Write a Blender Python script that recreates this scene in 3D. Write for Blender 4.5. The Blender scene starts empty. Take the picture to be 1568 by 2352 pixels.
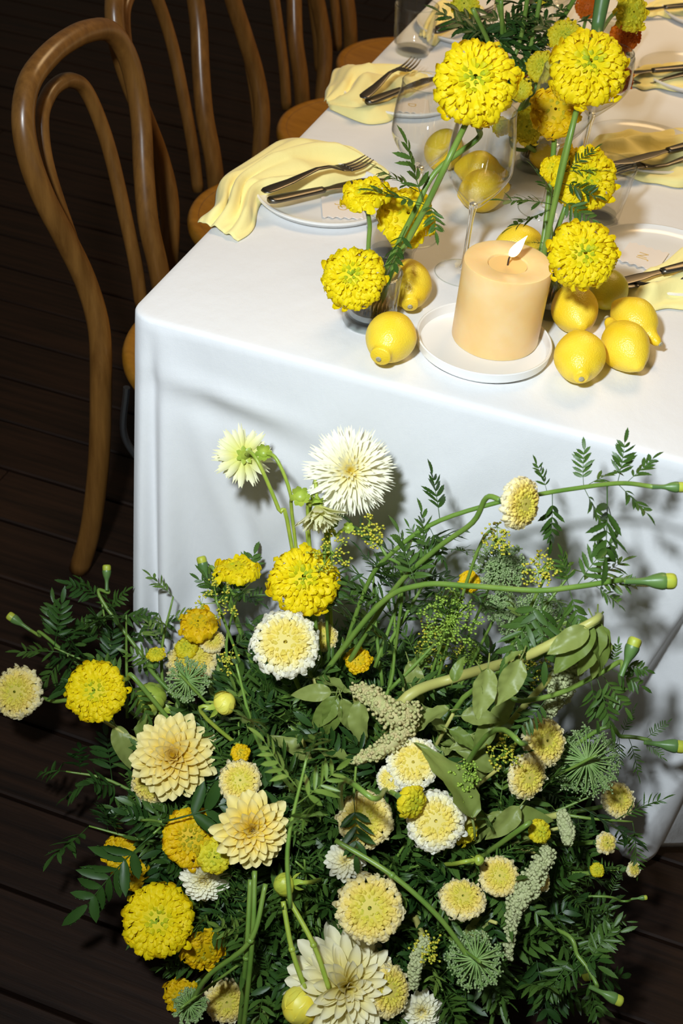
import bpy, bmesh, math, random
import numpy as np
from mathutils import Vector, Matrix

random.seed(7)
RNG = np.random.default_rng(11)
scene = bpy.context.scene
COL = scene.collection

# ------------------------------------------------------------------ camera
FPX = 2901.94
CAM = np.array([.642985, -1.223464, 1.593126])
_d, _r, _w = 0.694679, 0.1065024, -0.2691569
FW = np.array([math.sin(_w)*math.cos(_d), math.cos(_w)*math.cos(_d), -math.sin(_d)])
_rt = np.array([math.cos(_w), -math.sin(_w), 0.0])
_up = np.cross(_rt, FW)
RT = math.cos(_r)*_rt + math.sin(_r)*_up
UP = -math.sin(_r)*_rt + math.cos(_r)*_up
cam_data = bpy.data.cameras.new('camera')
cam = bpy.data.objects.new('camera', cam_data)
COL.objects.link(cam)
cam_data.sensor_fit = 'VERTICAL'
cam_data.sensor_height = 36.0
cam_data.sensor_width = 24.0
cam_data.lens = FPX/2352.0*36.0
cam_data.clip_start = .05
cam_data.dof.use_dof = True
cam_data.dof.focus_distance = 1.58
cam_data.dof.aperture_fstop = 8.0
cam.matrix_world = Matrix(((RT[0], UP[0], -FW[0], CAM[0]), (RT[1], UP[1], -FW[1], CAM[1]),
                           (RT[2], UP[2], -FW[2], CAM[2]), (0, 0, 0, 1)))
scene.camera = cam

# ------------------------------------------------------------------ light
vs = scene.view_settings
vs.view_transform = 'Standard'
vs.look = 'None'
vs.gamma = 1.0
vs.use_curve_mapping = False
vs.exposure = 0.0
world = bpy.data.worlds.new('dim_room')
scene.world = world
world.use_nodes = True
world.node_tree.nodes['Background'].inputs[0].default_value = (.95, .82, .62, 1)
world.node_tree.nodes['Background'].inputs[1].default_value = .09

def look_rot(frm, to):
    return (Vector(to)-Vector(frm)).to_track_quat('-Z', 'Y').to_euler()

# the photographer's flash: beside and above the lens, aimed at the table
fl = bpy.data.lights.new('flash', 'SPOT')
fl.energy = 134
fl.color = (.86, .955, 1.03)
fl.spot_size = math.radians(94)
fl.spot_blend = 1.0
fl.shadow_soft_size = .05
flo = bpy.data.objects.new('flash', fl)
COL.objects.link(flo)
FLP = CAM - RT*.22 + UP*.30
flo.location = FLP
flo.rotation_euler = look_rot(FLP, (.45, .15, .60))
# warm ceiling lamps of the room over the far part of the table
for i, (x, y, z, s, e) in enumerate([(.6, 1.75, 2.7, 1.0, 31)]):
    al = bpy.data.lights.new('ceiling_lamp', 'AREA')
    al.shape = 'DISK'
    al.size = s
    al.energy = e
    al.color = (1.0, .68, .34)
    ao = bpy.data.objects.new('ceiling_lamp', al)
    COL.objects.link(ao)
    ao.location = (x, y, z)

# ------------------------------------------------------------------ helpers
H = .75          # height of the table top

def ray(px, py):
    return FW + RT*(px-784)/FPX - UP*(py-1176)/FPX
def at(px, py, z):
    v = ray(px, py)
    return CAM + v*((z-CAM[2])/v[2])
def aty(px, py, y):
    v = ray(px, py)
    return CAM + v*((y-CAM[1])/v[1])
def atd(px, py, d):
    return CAM + ray(px, py)*d
def depth(P):
    return float((np.asarray(P)-CAM) @ FW)
def nrm(v):
    v = np.asarray(v, float)
    return v/max(1e-9, np.linalg.norm(v))
def facing(fx, fy, P=None):
    """unit vector towards the lens, turned fx to the side and fy upwards"""
    b = nrm(CAM-np.asarray(P)) if P is not None else -FW
    k = math.sqrt(max(0, 1-min(1, fx*fx+fy*fy)))
    return nrm(b*k + RT*fx + UP*fy)

def frame(zdir, spin=0.0):
    z = nrm(zdir)
    a = np.array([0, 0, 1.0]) if abs(z[2]) < .9 else np.array([1.0, 0, 0])
    x = nrm(np.cross(a, z)); y = np.cross(z, x)
    c, s = math.cos(spin), math.sin(spin)
    return c*x+s*y, -s*x+c*y, z
def mat4(x, y, z, p):
    return Matrix(((x[0], y[0], z[0], p[0]), (x[1], y[1], z[1], p[1]), (x[2], y[2], z[2], p[2]), (0, 0, 0, 1)))

def new_mesh(name, verts, faces, mat=None, smooth=True, attrs=None):
    me = bpy.data.meshes.new(name)
    v = np.asarray(verts, np.float32)
    if isinstance(faces, np.ndarray):
        n, k = faces.shape
        me.vertices.add(len(v)); me.vertices.foreach_set('co', v.ravel())
        me.loops.add(n*k); me.loops.foreach_set('vertex_index', faces.astype(np.int32).ravel())
        me.polygons.add(n)
        me.polygons.foreach_set('loop_start', np.arange(0, n*k, k, dtype=np.int32))
        me.update(calc_edges=True)
    else:
        me.from_pydata([tuple(map(float, q)) for q in v], [], faces)
        me.update()
    if smooth:
        me.polygons.foreach_set('use_smooth', np.ones(len(me.polygons), bool))
    if attrs:
        for k, a in attrs.items():
            at_ = me.attributes.new(k, 'FLOAT', 'POINT')
            at_.data.foreach_set('value', np.asarray(a, np.float32))
    if mat:
        me.materials.append(mat)
        if mat.name in ('clear_glass', 'solid_glass', 'thick_glass', 'water', 'white_porcelain', 'candle_wax', 'dark_metal') : me.set_sharp_from_angle(angle=math.radians(38))
    return me
def link(name, me, parent=None, m=None):
    o = bpy.data.objects.new(name, me)
    COL.objects.link(o)
    if parent is not None: o.parent = parent
    if m is not None: o.matrix_local = m
    return o
def thing(name, label, cat, loc=(0, 0, 0), group=None, rotz=0.0):
    o = bpy.data.objects.new(name, None)
    COL.objects.link(o)
    o.empty_display_size = .02
    o.location = loc; o.rotation_euler = (0, 0, rotz)
    tag(o, label, cat, group)
    return o
def tag(o, label, cat, group=None):
    o['label'] = label; o['category'] = cat
    if group: o['group'] = group
    return o
def part(name, root, verts, faces, mat, smooth=True, attrs=None):
    """a part whose vertices are given in world space"""
    v = np.asarray(verts, float) - np.array(root.location)
    return link(name, new_mesh(name, v, faces, mat, smooth, attrs), root)
def local(root, p):
    return np.asarray(p, float)-np.array(root.location)

def grid_faces(nu, nv, off=0, wrap=False):
    """quads of a grid of nv rows with nu columns"""
    f = []
    for j in range(nv-1):
        for i in range(nu if wrap else nu-1):
            a = off+j*nu+i; b = off+j*nu+(i+1) % nu
            f.append((a, b, b+nu, a+nu))
    return f
def catmull(pts, n):
    P = np.asarray(pts, float)
    if len(P) == 2:
        t = np.linspace(0, 1, n)[:, None]
        return P[0]*(1-t)+P[1]*t
    Q = np.vstack([2*P[0]-P[1], P, 2*P[-1]-P[-2]])
    out = []
    for s in np.linspace(0, len(P)-1-1e-6, n):
        i = int(s); t = s-i
        a, b, c, d = Q[i], Q[i+1], Q[i+2], Q[i+3]
        out.append(.5*((2*b)+(c-a)*t+(2*a-5*b+4*c-d)*t*t+(3*b-a-3*c+d)*t**3))
    return np.array(out)
def tube(path, rad, seg=8, cap=True):
    P = np.asarray(path, float); n = len(P)
    R = np.full(n, rad) if np.isscalar(rad) else np.interp(np.linspace(0, 1, n), np.linspace(0, 1, len(rad)), rad)
    T = np.gradient(P, axis=0); T /= np.linalg.norm(T, axis=1)[:, None]+1e-12
    x = np.cross(T[0], [0, 0, 1.0])
    if np.linalg.norm(x) < .1: x = np.cross(T[0], [0, 1.0, 0])
    x = nrm(x); V = []
    a = np.linspace(0, 2*math.pi, seg, endpoint=False)
    for i in range(n):
        x = nrm(x-T[i]*(x @ T[i])); y = np.cross(T[i], x)
        V.append(P[i]+R[i]*(np.cos(a)[:, None]*x+np.sin(a)[:, None]*y))
    V = np.vstack(V); F = grid_faces(seg, n, 0, True)
    if cap:
        F.append(tuple(range(seg-1, -1, -1))); F.append(tuple(range((n-1)*seg, n*seg)))
    return V, F
def lathe(prof, seg=48):
    """profile of (r, z); points with r = 0 close the surface"""
    V = []; F = []; rows = []
    for r, z in prof:
        if r < 1e-6:
            rows.append([len(V)]); V.append((0, 0, z))
        else:
            rows.append(list(range(len(V), len(V)+seg)))
            V += [(r*math.cos(2*math.pi*k/seg), r*math.sin(2*math.pi*k/seg), z) for k in range(seg)]
    for a, b in zip(rows[:-1], rows[1:]):
        for k in range(seg):
            k2 = (k+1) % seg
            if len(a) == 1 and len(b) == 1: continue
            if len(a) == 1: F.append((a[0], b[k2], b[k]))
            elif len(b) == 1: F.append((a[k], a[k2], b[0]))
            else: F.append((a[k], a[k2], b[k2], b[k]))
    return np.array(V, float), F
def smooth_prof(pts, n):
    return catmull(np.array([(r, 0, z) for r, z in pts]), n)[:, [0, 2]].clip(min=[0, -9])
def join(*vf):
    V = []; F = []; o = 0
    for v, f in vf:
        V.append(np.asarray(v, float)); F += [tuple(i+o for i in q) for q in f]; o += len(v)
    return np.vstack(V), F
def box(x0, x1, y0, y1, z0, z1):
    V = [(x, y, z) for z in (z0, z1) for y in (y0, y1) for x in (x0, x1)]
    return np.array(V, float), [(0, 2, 3, 1), (4, 5, 7, 6), (0, 1, 5, 4), (2, 6, 7, 3), (0, 4, 6, 2), (1, 3, 7, 5)]
def bevel_mesh(me, w, seg=2):
    bm = bmesh.new(); bm.from_mesh(me)
    bmesh.ops.bevel(bm, geom=bm.edges[:], offset=w, segments=seg, affect='EDGES', profile=.6)
    bm.to_mesh(me); bm.free()

# ------------------------------------------------------------------ materials
def base_mat(name):
    m = bpy.data.materials.new(name); m.use_nodes = True
    nt = m.node_tree
    return m, nt, nt.nodes['Principled BSDF'], nt.nodes['Material Output']
def nd(nt, t, **kw):
    n = nt.nodes.new(t)
    for k, v in kw.items(): setattr(n, k, v)
    return n
def ramp(nt, fac, stops):
    r = nd(nt, 'ShaderNodeValToRGB')
    e = r.color_ramp.elements
    while len(e) < len(stops): e.new(.5)
    for q, (p, c) in zip(e, stops):
        q.position = p; q.color = (*c, 1)
    nt.links.new(fac, r.inputs[0])
    return r.outputs[0]
def noise_bump(nt, bsdf, scale, strength, dist=.002, detail=3, coord='Object', dims=None):
    tc = nd(nt, 'ShaderNodeTexCoord'); n = nd(nt, 'ShaderNodeTexNoise')
    n.inputs['Scale'].default_value = scale; n.inputs['Detail'].default_value = detail
    src = tc.outputs[coord]
    if dims:
        mp = nd(nt, 'ShaderNodeMapping'); mp.inputs['Scale'].default_value = dims
        nt.links.new(src, mp.inputs[0]); src = mp.outputs[0]
    nt.links.new(src, n.inputs['Vector'])
    b = nd(nt, 'ShaderNodeBump'); b.inputs['Strength'].default_value = strength; b.inputs['Distance'].default_value = dist
    nt.links.new(n.outputs[0], b.inputs['Height']); nt.links.new(b.outputs[0], bsdf.inputs['Normal'])
    return n
def simple(name, col, rough=.5, metal=0.0, spec=.5, bump=None, var=None):
    m, nt, b, o = base_mat(name)
    b.inputs['Base Color'].default_value = (*col, 1)
    b.inputs['Roughness'].default_value = rough
    b.inputs['Metallic'].default_value = metal
    b.inputs['Specular IOR Level'].default_value = spec
    if bump: noise_bump(nt, b, *bump)
    if var:
        tc = nd(nt, 'ShaderNodeTexCoord'); n = nd(nt, 'ShaderNodeTexNoise')
        n.inputs['Scale'].default_value = var[0]; n.inputs['Detail'].default_value = 4
        nt.links.new(tc.outputs['Object'], n.inputs['Vector'])
        nt.links.new(ramp(nt, n.outputs[0], [(.3, col), (.7, var[1])]), b.inputs['Base Color'])
    return m
def translucent(m, amount, tint=(1, 1, 1)):
    """mixes light passing through a thin leaf or petal into a principled material"""
    nt = m.node_tree; b = nt.nodes['Principled BSDF']; o = nt.nodes['Material Output']
    t = nd(nt, 'ShaderNodeBsdfTranslucent'); mx = nd(nt, 'ShaderNodeMixShader')
    mx.inputs[0].default_value = amount
    if b.inputs['Base Color'].links: nt.links.new(b.inputs['Base Color'].links[0].from_socket, t.inputs[0])
    else: t.inputs[0].default_value = b.inputs['Base Color'].default_value
    nt.links.new(b.outputs[0], mx.inputs[1]); nt.links.new(t.outputs[0], mx.inputs[2]); nt.links.new(mx.outputs[0], o.inputs[0])
    return m
def tint_fac(nt):
    """how far out on the bloom a petal sits: stored on the mesh or on the petal object"""
    a = nd(nt, 'ShaderNodeAttribute', attribute_name='tint')
    b = nd(nt, 'ShaderNodeAttribute', attribute_name='tint', attribute_type='OBJECT')
    s = nd(nt, 'ShaderNodeMath', operation='ADD')
    nt.links.new(a.outputs['Fac'], s.inputs[0]); nt.links.new(b.outputs['Fac'], s.inputs[1])
    v = nd(nt, 'ShaderNodeAttribute', attribute_name='along')
    return s.outputs[0], v.outputs['Fac']
def petal_mat(name, stops, tip=None, trans=.30, rough=.55):
    m, nt, b, o = base_mat(name)
    f, v = tint_fac(nt)
    c = ramp(nt, f, stops)
    if tip:   # petals of two colours: base to tip
        mx = nd(nt, 'ShaderNodeMix', data_type='RGBA')
        r = nd(nt, 'ShaderNodeMapRange'); r.inputs[1].default_value = tip[1]; r.inputs[2].default_value = tip[2]
        nt.links.new(v, r.inputs[0]); nt.links.new(r.outputs[0], mx.inputs['Factor'])
        nt.links.new(c, mx.inputs['A']); mx.inputs['B'].default_value = (*tip[0], 1)
        c = mx.outputs['Result']
    nt.links.new(c, b.inputs['Base Color'])
    b.inputs['Roughness'].default_value = rough
    b.inputs['Specular IOR Level'].default_value = .25
    return translucent(m, trans)

M = {}
M['petal_yellow'] = petal_mat('petal_yellow', [(0, (.36, .50, .03)), (.03, (.60, .60, .01)), (.09, (.91, .73, .006)), (1, (.93, .75, .006))])
M['petal_gold'] = petal_mat('petal_gold', [(0, (.40, .40, .02)), (.15, (.84, .56, .004)), (1, (.86, .60, .006))])
M['petal_cream'] = petal_mat('petal_cream', [(0, (.46, .52, .06)), (.05, (.78, .70, .08)), (.22, (.90, .72, .17)), (.5, (.91, .80, .40)), (1, (.92, .86, .60))])
M['petal_white'] = petal_mat('petal_white', [(0, (.78, .66, .10)), (.12, (.92, .76, .16)), (.3, (.93, .86, .50)), (.5, (.94, .91, .74)), (1, (.95, .93, .84))])
M['petal_lemon'] = petal_mat('petal_lemon', [(0, (.42, .50, .03)), (.12, (.72, .66, .03)), (1, (.84, .68, .02))])
M['petal_orange'] = petal_mat('petal_orange', [(0, (.55, .12, .004)), (1, (.85, .22, .004))])
M['dahlia_white'] = petal_mat('dahlia_white', [(0, (.95, .80, .16)), (.12, (.94, .84, .34)), (.4, (.93, .89, .62)), (1, (.94, .92, .76))], tip=((.94, .92, .74), .45, 1.0))
M['dahlia_yellow'] = petal_mat('dahlia_yellow', [(0, (.88, .64, .03)), (.5, (.91, .70, .06)), (1, (.91, .75, .15))], tip=((.94, .86, .48), .45, 1.1))
M['dahlia_pale'] = petal_mat('dahlia_pale', [(0, (.80, .68, .14)), (1, (.88, .82, .42))], tip=((.92, .88, .66), .4, 1.0))
M['dahlia_green'] = petal_mat('dahlia_green', [(0, (.50, .55, .05)), (.4, (.80, .78, .12)), (1, (.84, .84, .26))], tip=((.93, .91, .60), .25, .8))
M['bud_gold'] = simple('bud_gold', (.82, .66, .05), .45, var=(45, (.70, .70, .12)))
M['bud_yellow'] = simple('bud_yellow', (.46, .48, .035), .45, var=(60, (.34, .42, .05)))

def leaf_mat(name, a, b, trans=.2, rough=.42):
    m, nt, bs, o = base_mat(name)
    oi = nd(nt, 'ShaderNodeObjectInfo')
    tc = nd(nt, 'ShaderNodeTexCoord'); n = nd(nt, 'ShaderNodeTexNoise'); n.inputs['Scale'].default_value = 40
    nt.links.new(tc.outputs['Object'], n.inputs['Vector'])
    ad = nd(nt, 'ShaderNodeMath', operation='MULTIPLY_ADD')
    nt.links.new(n.outputs[0], ad.inputs[0]); ad.inputs[1].default_value = .5
    nt.links.new(oi.outputs['Random'], ad.inputs[2])
    nt.links.new(ramp(nt, ad.outputs[0], [(.2, a), (1.0, b)]), bs.inputs['Base Color'])
    bs.inputs['Roughness'].default_value = rough
    bs.inputs['Specular IOR Level'].default_value = .35
    return translucent(m, trans)
M['leaf'] = leaf_mat('marigold_leaf', (.034, .085, .012), (.075, .15, .024))
M['leaf_light'] = leaf_mat('light_leaf', (.09, .17, .02), (.17, .26, .045))
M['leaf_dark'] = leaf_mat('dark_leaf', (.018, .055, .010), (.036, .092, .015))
M['leaf_amaranth'] = leaf_mat('amaranth_leaf', (.15, .22, .035), (.27, .32, .08), .25)
M['stem'] = simple('green_stem', (.11, .22, .03), .4, var=(25, (.20, .30, .05)))
M['stem_blue'] = simple('calyx_green', (.07, .15, .045), .4, var=(30, (.12, .22, .045)))
M['stem_pale'] = simple('amaranth_stem', (.50, .46, .12), .45, var=(20, (.42, .44, .12)))
M['umbel'] = simple('umbel_green', (.13, .26, .05), .6, var=(80, (.30, .42, .14)))
M['umbel_floret'] = simple('umbel_floret', (.14, .24, .06), .7, var=(120, (.34, .42, .20)))
M['dill'] = simple('dill_floret', (.62, .50, .03), .6, var=(150, (.36, .42, .04)))
M['dill_green'] = simple('dill_green', (.30, .42, .04), .6, var=(150, (.20, .34, .04)))
M['tassel'] = simple('amaranth_seed', (.52, .42, .20), .8, var=(160, (.40, .44, .16)), bump=None)
M['tassel_green'] = simple('amaranth_seed_green', (.36, .40, .18), .8, var=(160, (.48, .50, .26)))

def cloth_mat(name, col, scale=900, wr=0.0):
    m, nt, b, o = base_mat(name)
    b.inputs['Base Color'].default_value = (*col, 1)
    b.inputs['Roughness'].default_value = .85
    b.inputs['Specular IOR Level'].default_value = .15
    b.inputs['Sheen Weight'].default_value = .15
    tc = nd(nt, 'ShaderNodeTexCoord')
    n1 = nd(nt, 'ShaderNodeTexNoise'); n1.inputs['Scale'].default_value = scale; n1.inputs['Detail'].default_value = 1
    n2 = nd(nt, 'ShaderNodeTexNoise'); n2.inputs['Scale'].default_value = 10; n2.inputs['Detail'].default_value = 5
    mp = nd(nt, 'ShaderNodeMapping'); mp.inputs['Scale'].default_value = (1.6, 1.0, .7)
    nt.links.new(tc.outputs['Object'], n1.inputs['Vector'])
    nt.links.new(tc.outputs['Object'], mp.inputs[0]); nt.links.new(mp.outputs[0], n2.inputs['Vector'])
    b1 = nd(nt, 'ShaderNodeBump'); b1.inputs['Strength'].default_value = .25; b1.inputs['Distance'].default_value = .0006
    b2 = nd(nt, 'ShaderNodeBump'); b2.inputs['Strength'].default_value = wr; b2.inputs['Distance'].default_value = .01
    nt.links.new(n1.outputs[0], b1.inputs['Height']); nt.links.new(n2.outputs[0], b2.inputs['Height'])
    nt.links.new(b2.outputs[0], b1.inputs['Normal']); nt.links.new(b1.outputs[0], b.inputs['Normal'])
    return m
M['cloth'] = cloth_mat('white_cotton', (.80, .80, .80), 900, .30)
M['napkin'] = cloth_mat('yellow_linen', (.94, .83, .35), 500, .35)
M['porcelain'] = simple('white_porcelain', (.82, .81, .78), .18)
M['card'] = simple('cream_card', (.82, .74, .66), .8)
M['gold'] = simple('gold_ink', (.72, .50, .18), .45)
M['steel'] = simple('brushed_steel', (.17, .155, .13), .36, 1.0, bump=(300, .1, .0005, 2, 'Object', (1, 12, 12)))
M['lead'] = simple('dark_metal', (.36, .38, .40), .4, 1.0)
M['brass'] = simple('brass_pins', (.75, .52, .22), .35, 1.0)

def glass_mat(name, tintc=(.985, .99, .985), ior=1.5, gain=1.0):
    m, nt, b, o = base_mat(name)
    nt.nodes.remove(b)
    t = nd(nt, 'ShaderNodeBsdfTransparent'); t.inputs[0].default_value = (*tintc, 1)
    g = nd(nt, 'ShaderNodeBsdfGlossy'); g.inputs['Roughness'].default_value = .02
    # Schlick's reflectance, the same from either side of the thin wall
    f = nd(nt, 'ShaderNodeLayerWeight'); f.inputs[0].default_value = .5
    pw = nd(nt, 'ShaderNodeMath', operation='POWER'); pw.inputs[1].default_value = 3.6
    mu = nd(nt, 'ShaderNodeMath', operation='MULTIPLY_ADD', use_clamp=True); mu.inputs[1].default_value = .90*gain; mu.inputs[2].default_value = ((ior-1)/(ior+1))**2
    mx = nd(nt, 'ShaderNodeMixShader')
    nt.links.new(f.outputs['Facing'], pw.inputs[0]); nt.links.new(pw.outputs[0], mu.inputs[0]); nt.links.new(mu.outputs[0], mx.inputs[0])
    nt.links.new(t.outputs[0], mx.inputs[1]); nt.links.new(g.outputs[0], mx.inputs[2]); nt.links.new(mx.outputs[0], o.inputs[0])
    return m
M['glass'] = glass_mat('clear_glass')
M['glass_thick'] = glass_mat('thick_glass', (.93, .955, .945), 1.5)
M['water'] = glass_mat('water', (.90, .93, .88), 1.2)

m, nt, b, o = base_mat('solid_glass')
b.inputs['Transmission Weight'].default_value = 1.0; b.inputs['Roughness'].default_value = .0; b.inputs['IOR'].default_value = 1.45
b.inputs['Base Color'].default_value = (.97, .99, .98, 1)
M['glass_solid'] = m

# lemon peel
m, nt, b, o = base_mat('lemon_peel')
tc = nd(nt, 'ShaderNodeTexCoord'); vo = nd(nt, 'ShaderNodeTexVoronoi'); vo.inputs['Scale'].default_value = 520
nz = nd(nt, 'ShaderNodeTexNoise'); nz.inputs['Scale'].default_value = 28
oi = nd(nt, 'ShaderNodeObjectInfo')
nt.links.new(tc.outputs['Object'], vo.inputs['Vector']); nt.links.new(tc.outputs['Object'], nz.inputs['Vector'])
bp = nd(nt, 'ShaderNodeBump'); bp.inputs['Strength'].default_value = .30; bp.inputs['Distance'].default_value = .0012
nt.links.new(vo.outputs['Distance'], bp.inputs['Height']); nt.links.new(bp.outputs[0], b.inputs['Normal'])
nt.links.new(ramp(nt, nz.outputs[0], [(.3, (.90, .60, .016)), (.7, (.93, .68, .05))]), b.inputs['Base Color'])
b.inputs['Roughness'].default_value = .38
b.inputs['Subsurface Weight'].default_value = .12
b.inputs['Subsurface Radius'].default_value = (.01, .006, .001)
b.inputs['Subsurface Scale'].default_value = .6
M['lemon'] = m
M['lemon_green'] = simple('greenish_lemon_peel', (.66, .55, .02), .4, bump=(500, .3, .001, 1), var=(25, (.56, .54, .03)))
M['lemon_end'] = simple('dry_stem_scar', (.30, .24, .10), .8, var=(200, (.50, .46, .34)))

# candle wax
m, nt, b, o = base_mat('candle_wax')
tc = nd(nt, 'ShaderNodeTexCoord'); nz = nd(nt, 'ShaderNodeTexNoise'); nz.inputs['Scale'].default_value = 22; nz.inputs['Detail'].default_value = 6
nt.links.new(tc.outputs['Object'], nz.inputs['Vector'])
nt.links.new(ramp(nt, nz.outputs[0], [(.3, (.88, .56, .22)), (.55, (.90, .62, .28)), (.75, (.92, .68, .36))]), b.inputs['Base Color'])
b.inputs['Roughness'].default_value = .36
b.inputs['Subsurface Weight'].default_value = .5
b.inputs['Subsurface Radius'].default_value = (.02, .012, .005)
b.inputs['Subsurface Scale'].default_value = .6
bp = nd(nt, 'ShaderNodeBump'); bp.inputs['Strength'].default_value = .2; bp.inputs['Distance'].default_value = .002
nt.links.new(nz.outputs[0], bp.inputs['Height']); nt.links.new(bp.outputs[0], b.inputs['Normal'])
M['wax'] = m
M['wax_melt'] = simple('melted_wax', (.88, .58, .22), .08)
M['wick'] = simple('burnt_wick', (.05, .03, .015), .9)
m, nt, b, o = base_mat('flame')
nt.nodes.remove(b); e = nd(nt, 'ShaderNodeEmission')
tc = nd(nt, 'ShaderNodeTexCoord'); sx = nd(nt, 'ShaderNodeSeparateXYZ'); nt.links.new(tc.outputs['Generated'], sx.inputs[0])
nt.links.new(ramp(nt, sx.outputs['Z'], [(0, (.9, .35, .08)), (.3, (1, .80, .45)), (.6, (1, .95, .75))]), e.inputs[0])
e.inputs[1].default_value = 5; nt.links.new(e.outputs[0], o.inputs[0])
M['flame'] = m

def wood_mat(name, c1, c2, scale, stretch, rough, bumps=.2, rnd=True, spec=.5):
    m, nt, b, o = base_mat(name)
    tc = nd(nt, 'ShaderNodeTexCoord'); mp = nd(nt, 'ShaderNodeMapping'); mp.inputs['Scale'].default_value = stretch
    n = nd(nt, 'ShaderNodeTexNoise'); n.inputs['Scale'].default_value = scale; n.inputs['Detail'].default_value = 7; n.inputs['Roughness'].default_value = .65
    nt.links.new(tc.outputs['Object'], mp.inputs[0])
    if rnd:
        oi = nd(nt, 'ShaderNodeObjectInfo'); ml = nd(nt, 'ShaderNodeMath', operation='MULTIPLY'); ml.inputs[1].default_value = 50
        nt.links.new(oi.outputs['Random'], ml.inputs[0]); nt.links.new(ml.outputs[0], mp.inputs['Location'])
    nt.links.new(mp.outputs[0], n.inputs['Vector'])
    nt.links.new(ramp(nt, n.outputs[0], [(.32, c1), (.68, c2)]), b.inputs['Base Color'])
    b.inputs['Roughness'].default_value = rough
    b.inputs['Specular IOR Level'].default_value = spec
    bp = nd(nt, 'ShaderNodeBump'); bp.inputs['Strength'].default_value = bumps; bp.inputs['Distance'].default_value = .002
    nt.links.new(n.outputs[0], bp.inputs['Height']); nt.links.new(bp.outputs[0], b.inputs['Normal'])
    return m
M['plank'] = wood_mat('dark_floorboard', (.006, .0025, .0011), (.022, .0092, .0042), 7, (.5, 9, 9), .6, .5, spec=.22)
M['gap'] = simple('dark_gap', (.004, .003, .002), .9)
M['chair'] = wood_mat('brown_bentwood', (.12, .05, .010), (.22, .10, .022), 10, (6, 6, .6), .3, .06)
M['seat'] = wood_mat('honey_plywood_seat', (.24, .10, .007), (.34, .15, .013), 6, (1, 8, 8), .35, .05)
# ------------------------------------------------------------------ floor
floor = link('floor', new_mesh('floor', *box(-4, 5, -2.2, 9, -.06, -.024), M['gap'], False))
floor['kind'] = 'structure'
PW = .138
plank_me = []
for k in range(4):
    me = new_mesh('plank', *box(-1.5, 1.5, -PW/2+.003, PW/2-.003, -.024, 0), M['plank'], False)
    bevel_mesh(me, .003, 1); plank_me.append(me)
k = 0
for j in range(70):
    y = -1.95+j*PW
    off = RNG.uniform(-1.4, 1.4)
    for i in range(-1, 3):
        x = off+i*3.002
        if x < -4.5 or x > 5.5: continue
        o = link('plank', plank_me[k % 4], floor)
        o.location = (x, y+.0, RNG.uniform(-.0015, .0)); k += 1

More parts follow.
